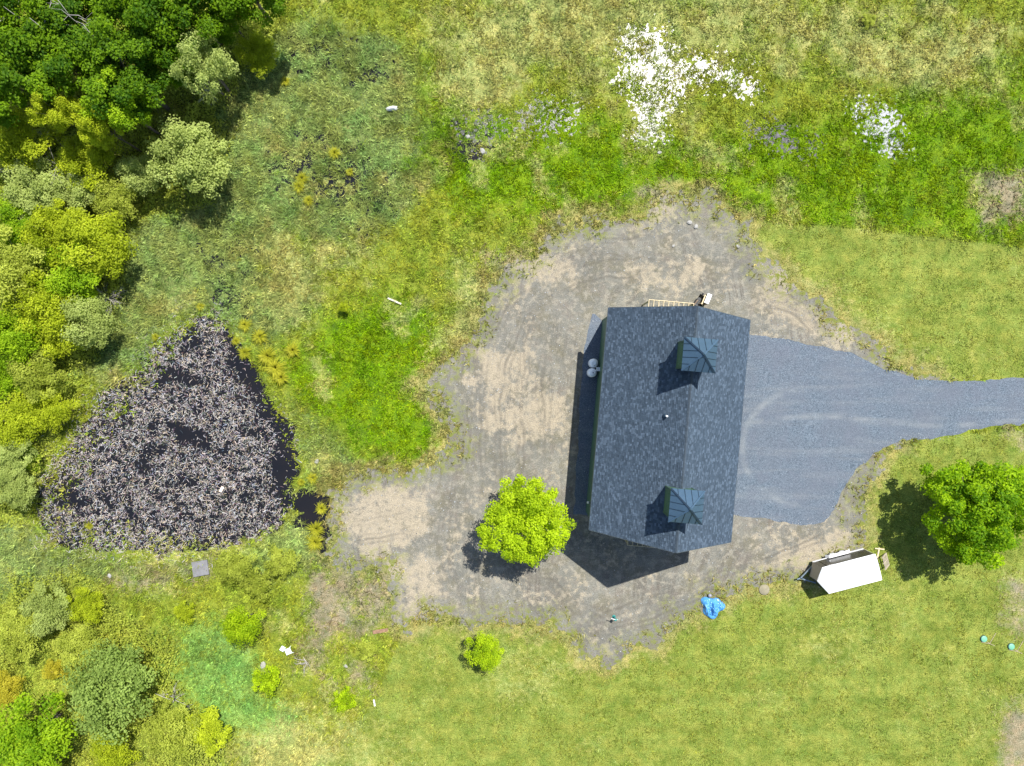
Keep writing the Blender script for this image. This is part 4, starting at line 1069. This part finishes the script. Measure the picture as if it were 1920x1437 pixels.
# pallet leaning against its back, and scrap boards
px_, py_ = at(1662, 1053, 0.6)
pal = empty('pallet', (px_, py_, 0.02), math.radians(14.5), 'weathered wooden pallet leaning behind the white trailer', 'pallet')
m_oldw = simple('weathered_wood', (0.40,0.34,0.27), 0.8, var=0.2, scale=9)
tl_ = math.radians(48)
def pp(u, v, w): return (u * math.cos(tl_) * -1 + 0.35 - w * math.sin(tl_), v, u * math.sin(tl_) + w * math.cos(tl_) * -1 + 0.05)
for k in range(5):
    u = 0.06 + k * 0.27
    MB().bar(pp(u, -0.55, -0.06), pp(u, 0.55, -0.06), 0.10, 0.025, (math.sin(tl_), 0, math.cos(tl_))).build('slat', m_oldw, pal)
for v in (-0.5, 0, 0.5):
    MB().bar(pp(0, v, 0.0), pp(1.2, v, 0.0), 0.05, 0.09, (math.sin(tl_), 0, math.cos(tl_))).build('stringer', m_oldw, pal)
x, y = at(1648, 1040, 0.2)
o = MB().bar((-0.1, -0.5, 0.06), (0.1, 0.55, 0.06), 0.12, 0.05).bar((-0.3, 0.5, 0.12), (0.5, 0.42, 0.12), 0.10, 0.04).build('scrap_board', m_lumber)
o.location = (x, y, 0); tag(o, 'yellow scrap boards lying at the rear corner of the white trailer', 'board')

# ------------------------------------------------------------------ small things about the yard
for k, (px, py, lab) in enumerate([(1113.5, 681, 'white upright propane tank beside the barn wall, upper of the two'), (1111.0, 699, 'white upright propane tank beside the barn wall, lower of the two, with dark valve')]):
    x, y = at(px, py, 1.25)
    m_tank = m_tank if k else simple('white_tank_enamel', (0.86,0.87,0.88), 0.35, var=0.03)
    t = empty('propane_tank', (x, y, 0.012), 0.3 * k, lab, 'tank', 'propane tanks')
    MB().lathe([(0.30, 0.0), (0.36, 0.06), (0.38, 0.16), (0.38, 1.02), (0.36, 1.12), (0.28, 1.20), (0.16, 1.24)], 24).build('body', m_tank, t, True)
    MB().lathe([(0.17, 1.22), (0.19, 1.24), (0.19, 1.36), (0.17, 1.38)], 20).build('collar', m_tank, t)
    if k: MB().lathe([(0.05, 1.382), (0.05, 1.44), (0.03, 1.46)], 10, (0.03, -0.02, 0)).build('valve', m_black, t)
m_tarp, nt, b = mat('blue_tarpaulin')
pv = objco(nt)
nt.links.new(mix(nt, noise(nt, pv, 3.0), (0.012,0.140,0.420), (0.110,0.330,0.600)), b.inputs['Base Color'])
b.inputs['Roughness'].default_value = 0.32
nn = 34; vv = []; ff = []
for j in range(nn + 1):
    for i in range(nn * 2):
        t = 2 * math.pi * i / (nn * 2); r = j / nn
        R = 0.95 * (1 + 0.16 * math.sin(3 * t + 0.6) + 0.10 * math.sin(5 * t + 2)) * r
        x, y = R * math.cos(t), R * math.sin(t) * 0.95
        h = 0.30 * (1 - r * r) ** 0.6
        rid = float(fbm(np.array([x * 1.5 + 4]), np.array([y * 0.7 + 2]), 3.0, 4, 95)[0]) - 0.5
        h += 1.1 * abs(rid) * (1 - r ** 4) + 0.10 * math.sin(9 * x + 2.5 * y + 3 * rid) * (1 - r ** 3)
        vv.append((x, y, max(0.02, h + 0.02)))
for j in range(nn):
    for i in range(nn * 2):
        q = (i + 1) % (nn * 2); ff.append((j*nn*2+i, (j+1)*nn*2+i, (j+1)*nn*2+q, j*nn*2+q))
x, y = at(1337, 1140, 0.3)
o = MB().add(vv, ff).build('tarp', m_tarp, None, True); o.location = (x, y, 0.0)
tag(o, 'crumpled bright blue tarp heaped on the lawn left of the trailer', 'tarp')
m_lid = simple('sea_green_plastic', (0.12,0.33,0.22), 0.5, var=0.06)
for px, py, lab in ((1846, 1199, 'round sea-green septic lid in the lawn, left of the pair'), (1897.5, 1213.5, 'round sea-green septic lid in the lawn, right of the pair at the bare soil')):
    x, y = at(px, py, 0.15); e = empty('septic_lid', (x, y, 0), 0, lab, 'lid', 'septic lids')
    MB().lathe([(0.26, 0.0), (0.27, 0.10), (0.25, 0.13), (0.20, 0.14), (0.05, 0.17)], 28).build('cover', m_lid, e, True)
    MB().lathe([(0.295, 0.0), (0.295, 0.07), (0.275, 0.075)], 28).build('riser', m_seam, e)
    for s in (-1, 1):
        MB().tube([(s*0.2, s*0.28, 0.05), (s*-0.2 + 0.3, s*0.42, 0.04), (0.55 * -s + 0.5, s * -0.1 + 0.4, 0.03)] if s < 0 else [(0.3, -0.25, 0.04), (0.6, -0.45, 0.03), (0.95, -0.6, 0.02)], 0.018, 6).build('rope', m_tan, e)
x, y = at(1433, 1106, 0.05)
o = MB().lathe([(0.44, 0.0), (0.46, 0.05), (0.42, 0.08), (0.1, 0.10)], 28).build('well_cover', simple('tan_concrete', (0.20,0.18,0.12), 0.9, var=0.15, scale=5, bumpk=0.4), None, True)
o.location = (x, y, 0); tag(o, 'flat round tan cover set in the grass between the tarp and the trailer', 'cover')
x, y = at(1151, 1156, 0.0)
e = empty('yard_hydrant', (x, y, 0.006), 0.5, 'small teal standpipe with white handle on the dirt below the barn', 'hydrant')
m_teal = simple('teal_enamel', (0.02,0.17,0.16), 0.35, var=0.1)
MB().tube([(0,0,0), (0,0,0.85)], 0.045, 10).build('pipe', m_teal, e, True)
MB().lathe([(0.07, 0.0), (0.13, 0.06), (0.12, 0.16), (0.06, 0.22)], 14, (0,0,0.78)).build('head', m_teal, e, True)
MB().bar((0, 0.05, 1.0), (-0.25, 0.32, 1.05), 0.05, 0.03).build('handle', m_white, e)
MB().tube([(0.05, -0.02, 0.85), (0.2, -0.1, 0.85), (0.26, -0.13, 0.72)], 0.03, 8).build('spout', m_teal, e)
MB().lathe([(0.14, 0.0), (0.15, 0.06), (0.10, 0.09)], 16, (0.0, 0.0, 0)).build('base', m_teal, e)
x, y = at(1331, 1117, 0.2)
o = MB().lathe([(0.05, 0.0), (0.13, 0.05), (0.17, 0.17), (0.13, 0.29), (0.05, 0.34)], 16).build('ball', simple('grey_ball', (0.22,0.22,0.27), 0.5), None, True)
o.location = (x, y, 0.0); tag(o, 'small grey ball just above the blue tarp', 'ball')
# box by the north gable
x, y = at(1326, 561, 0.9)
e = empty('wooden_box', (x, y, 0.006), math.radians(-22), 'tall narrow wooden box with a white lid standing by the north gable of the barn', 'box')
m_brown = simple('brown_stained_wood', (0.20,0.12,0.06), 0.7, var=0.2)
MB().box(-0.17, 0.17, -0.40, 0.40, 0, 1.15).build('body', m_brown, e)
MB().box(-0.19, 0.19, -0.42, 0.42, 1.152, 1.20).build('lid', m_white, e)
x, y = at(1317, 563, 0.5)
e = empty('sawhorse', (x, y, 0.006), math.radians(-22), 'wooden sawhorse beside the white-lidded box at the north gable', 'sawhorse')
MB().bar((0, -0.42, 0.85), (0, 0.42, 0.85), 0.10, 0.10).build('beam', m_lumber, e)
for sx_ in (-1, 1):
    for sy_ in (-1, 1): MB().bar((sx_ * 0.03, sy_ * 0.34, 0.8), (sx_ * 0.25, sy_ * 0.38, 0.0), 0.05, 0.08).build('leg', m_lumber, e)
x, y = at(1310, 567, 0.4)
e = empty('wheelbarrow', (x, y, 0.006), math.radians(-30), 'black wheelbarrow tucked under the north end of the barn roof', 'wheelbarrow')
MB().add([(-0.28,-0.3,0.35),(0.28,-0.3,0.35),(0.2,0.4,0.35),(-0.2,0.4,0.35),(-0.36,-0.42,0.68),(0.36,-0.42,0.68),(0.28,0.62,0.68),(-0.28,0.62,0.68)],
         [(0,1,2,3),(0,4,5,1),(1,5,6,2),(2,6,7,3),(3,7,4,0)]).build('tray', m_black, e)
MB().tube([(-0.05, 0.72, 0.2), (0.05, 0.72, 0.2)], 0.2, 16).build('wheel', m_rubber, e)
for s in (-1, 1):
    MB().bar((s*0.06, 0.72, 0.22), (s*0.30, -0.95, 0.55), 0.04, 0.04).build('handle', m_brown, e)
    MB().bar((s*0.22, -0.25, 0.36), (s*0.24, -0.35, 0.0), 0.03, 0.03).build('leg', m_seam, e)
# planks and debris
def plank(name, px, py, lx, wy, ang, m, label, cat='board', z=0.05, th=0.05, tilt=0.0):
    x, y = at(px, py, 0.1)
    o = MB().add([(-lx/2,-wy/2,0),(lx/2,-wy/2*0.92,0),(lx/2,wy/2,0),(-lx/2,wy/2*0.95,0),(-lx/2,-wy/2,th),(lx/2,-wy/2*0.92,th),(lx/2,wy/2,th),(-lx/2,wy/2*0.95,th)],
                 [(0,3,2,1),(4,5,6,7),(0,1,5,4),(1,2,6,5),(2,3,7,6),(3,0,4,7)]).build(name, m)
    o.location = (x, y, z); o.rotation_euler = (0, tilt, math.radians(ang)); tag(o, label, cat); return o
m_rust = simple('rusty_sheet', (0.20,0.115,0.07), 0.8, var=0.3, scale=5)
m_conc = simple('grey_concrete', (0.15,0.15,0.16), 0.9, var=0.15, scale=3, bumpk=0.4)
plank('plank', 740, 565, 1.25, 0.14, -24, simple('bleached_board', (0.48,0.45,0.36), 0.7), 'single pale plank lying in the meadow left of the dirt yard', z=0.14)
plank('rusty_sheet', 713, 1184, 1.3, 0.32, 8, m_rust, 'rust-brown metal sheet lying in the grass below the dirt yard', 'metal sheet', 0.05, 0.02, 0.06)
plank('concrete_slab', 376, 1066, 1.35, 1.3, 8, m_conc, 'grey concrete slab on the bank below the pond', 'slab', 0.02, 0.16)
plank('pipe_offcut', 702, 1318, 0.55, 0.13, 100, m_white, 'short white pipe offcut lying right of the lone lime sapling', 'pipe', 0.06, 0.1)
plank('plank', 415, 918, 0.5, 0.26, 60, simple('pale_litter', (0.6,0.5,0.42), 0.7), 'small pale board floating among the dead reeds of the pond', z=0.02)
m_pl = simple('white_green_plastic', (0.60,0.68,0.64), 0.4, var=0.1)
x, y = at(541, 1221, 0.2)
e = empty('garden_chair', (x, y, 0.08), 0.4, 'broken pale plastic chair lying in the grass right of the seeded patch', 'chair')
MB().box(-0.25, 0.25, -0.25, 0.25, 0.18, 0.22).build('seat', m_pl, e)
MB().bar((-0.25, 0.25, 0.2), (-0.45, 0.55, 0.25), 0.42, 0.04).build('backrest', m_pl, e)
for a, b_ in ((-.22,-.22),(.22,-.22),(-.22,.22),(.22,.22)): MB().bar((a, b_, 0.18), (a*1.5, b_*1.5, 0.0), 0.05, 0.05).build('leg', m_pl, e)
x, y = at(735, 204, 0.15)
vv = []; ff = []
for j in range(7):
    for i in range(12):
        t = 2*math.pi*i/12; r = 0.02 + 0.32 * j/6 * (1 + 0.35*math.sin(2*t+1)); vv.append((r*1.2*math.cos(t), r*0.8*math.sin(t), 0.32*(1-(j/6)**2) + 0.06*math.sin(5*t+j) + 0.05))
for j in range(6):
    for i in range(12): q = (i+1) % 12; ff.append((j*12+i, (j+1)*12+i, (j+1)*12+q, j*12+q))
o = MB().add(vv, ff).build('plastic_bag', m_white, None, True); o.location = (x, y, 0.12); tag(o, 'crumpled white plastic bag caught in the marsh sedge', 'bag')
# stones
def rock_mesh(name, seed):
    r = random.Random(seed); mb = MB(); n = 9; rings = [(0.55, 0.0), (1.0, 0.18), (0.9, 0.45), (0.5, 0.66)]
    mb.lathe(rings, n)
    mb.v = [(v[0]*r.uniform(0.75,1.2), v[1]*r.uniform(0.75,1.2)*0.75, v[2]*r.uniform(0.85,1.15)) for v in mb.v]
    return mb.mesh(name, m_stone)
m_stone = simple('pale_field_stone', (0.27,0.265,0.25), 0.85, var=0.15, scale=5, bumpk=0.4)
RM = [rock_mesh('stone', k) for k in range(4)]
for k, (px, py, r, lab) in enumerate([
    (1293, 417, 5, 'pale flat stone on the dirt above the barn, left of a close pair'), (1305, 425, 5, 'pale stone on the dirt above the barn, right of a close pair'),
    (1384, 462, 4, 'white stone at the upper right rim of the dirt yard'), (1263, 461, 3, 'small stone in the middle of the dirt above the barn'),
    (905, 283, 6, 'white stone beside the wet patch above the meadow'), (877, 256, 5, 'white stone in the wet grass right of the marsh'),
    (493, 1247, 7, 'grey stone beside the sapling right of the seeded patch'), (648, 1250, 4, 'pale stone by the bare soil patch at lower middle'),
    (594, 866, 5, 'white stone in the sedge on the right bank of the pond'), (205, 1080, 5, 'white stone on the bank below the pond'),
    (1237, 286, 4, 'pale stone below the glittering wet patch')]):
    x, y = at(px, py, 0.1); o = link('stone', RM[k % 4], None, (x, y, 0.03), k * 1.3); s = r * S; o.scale = (s, s, s * 0.8)
    tag(o, lab, 'stone', 'loose stones')
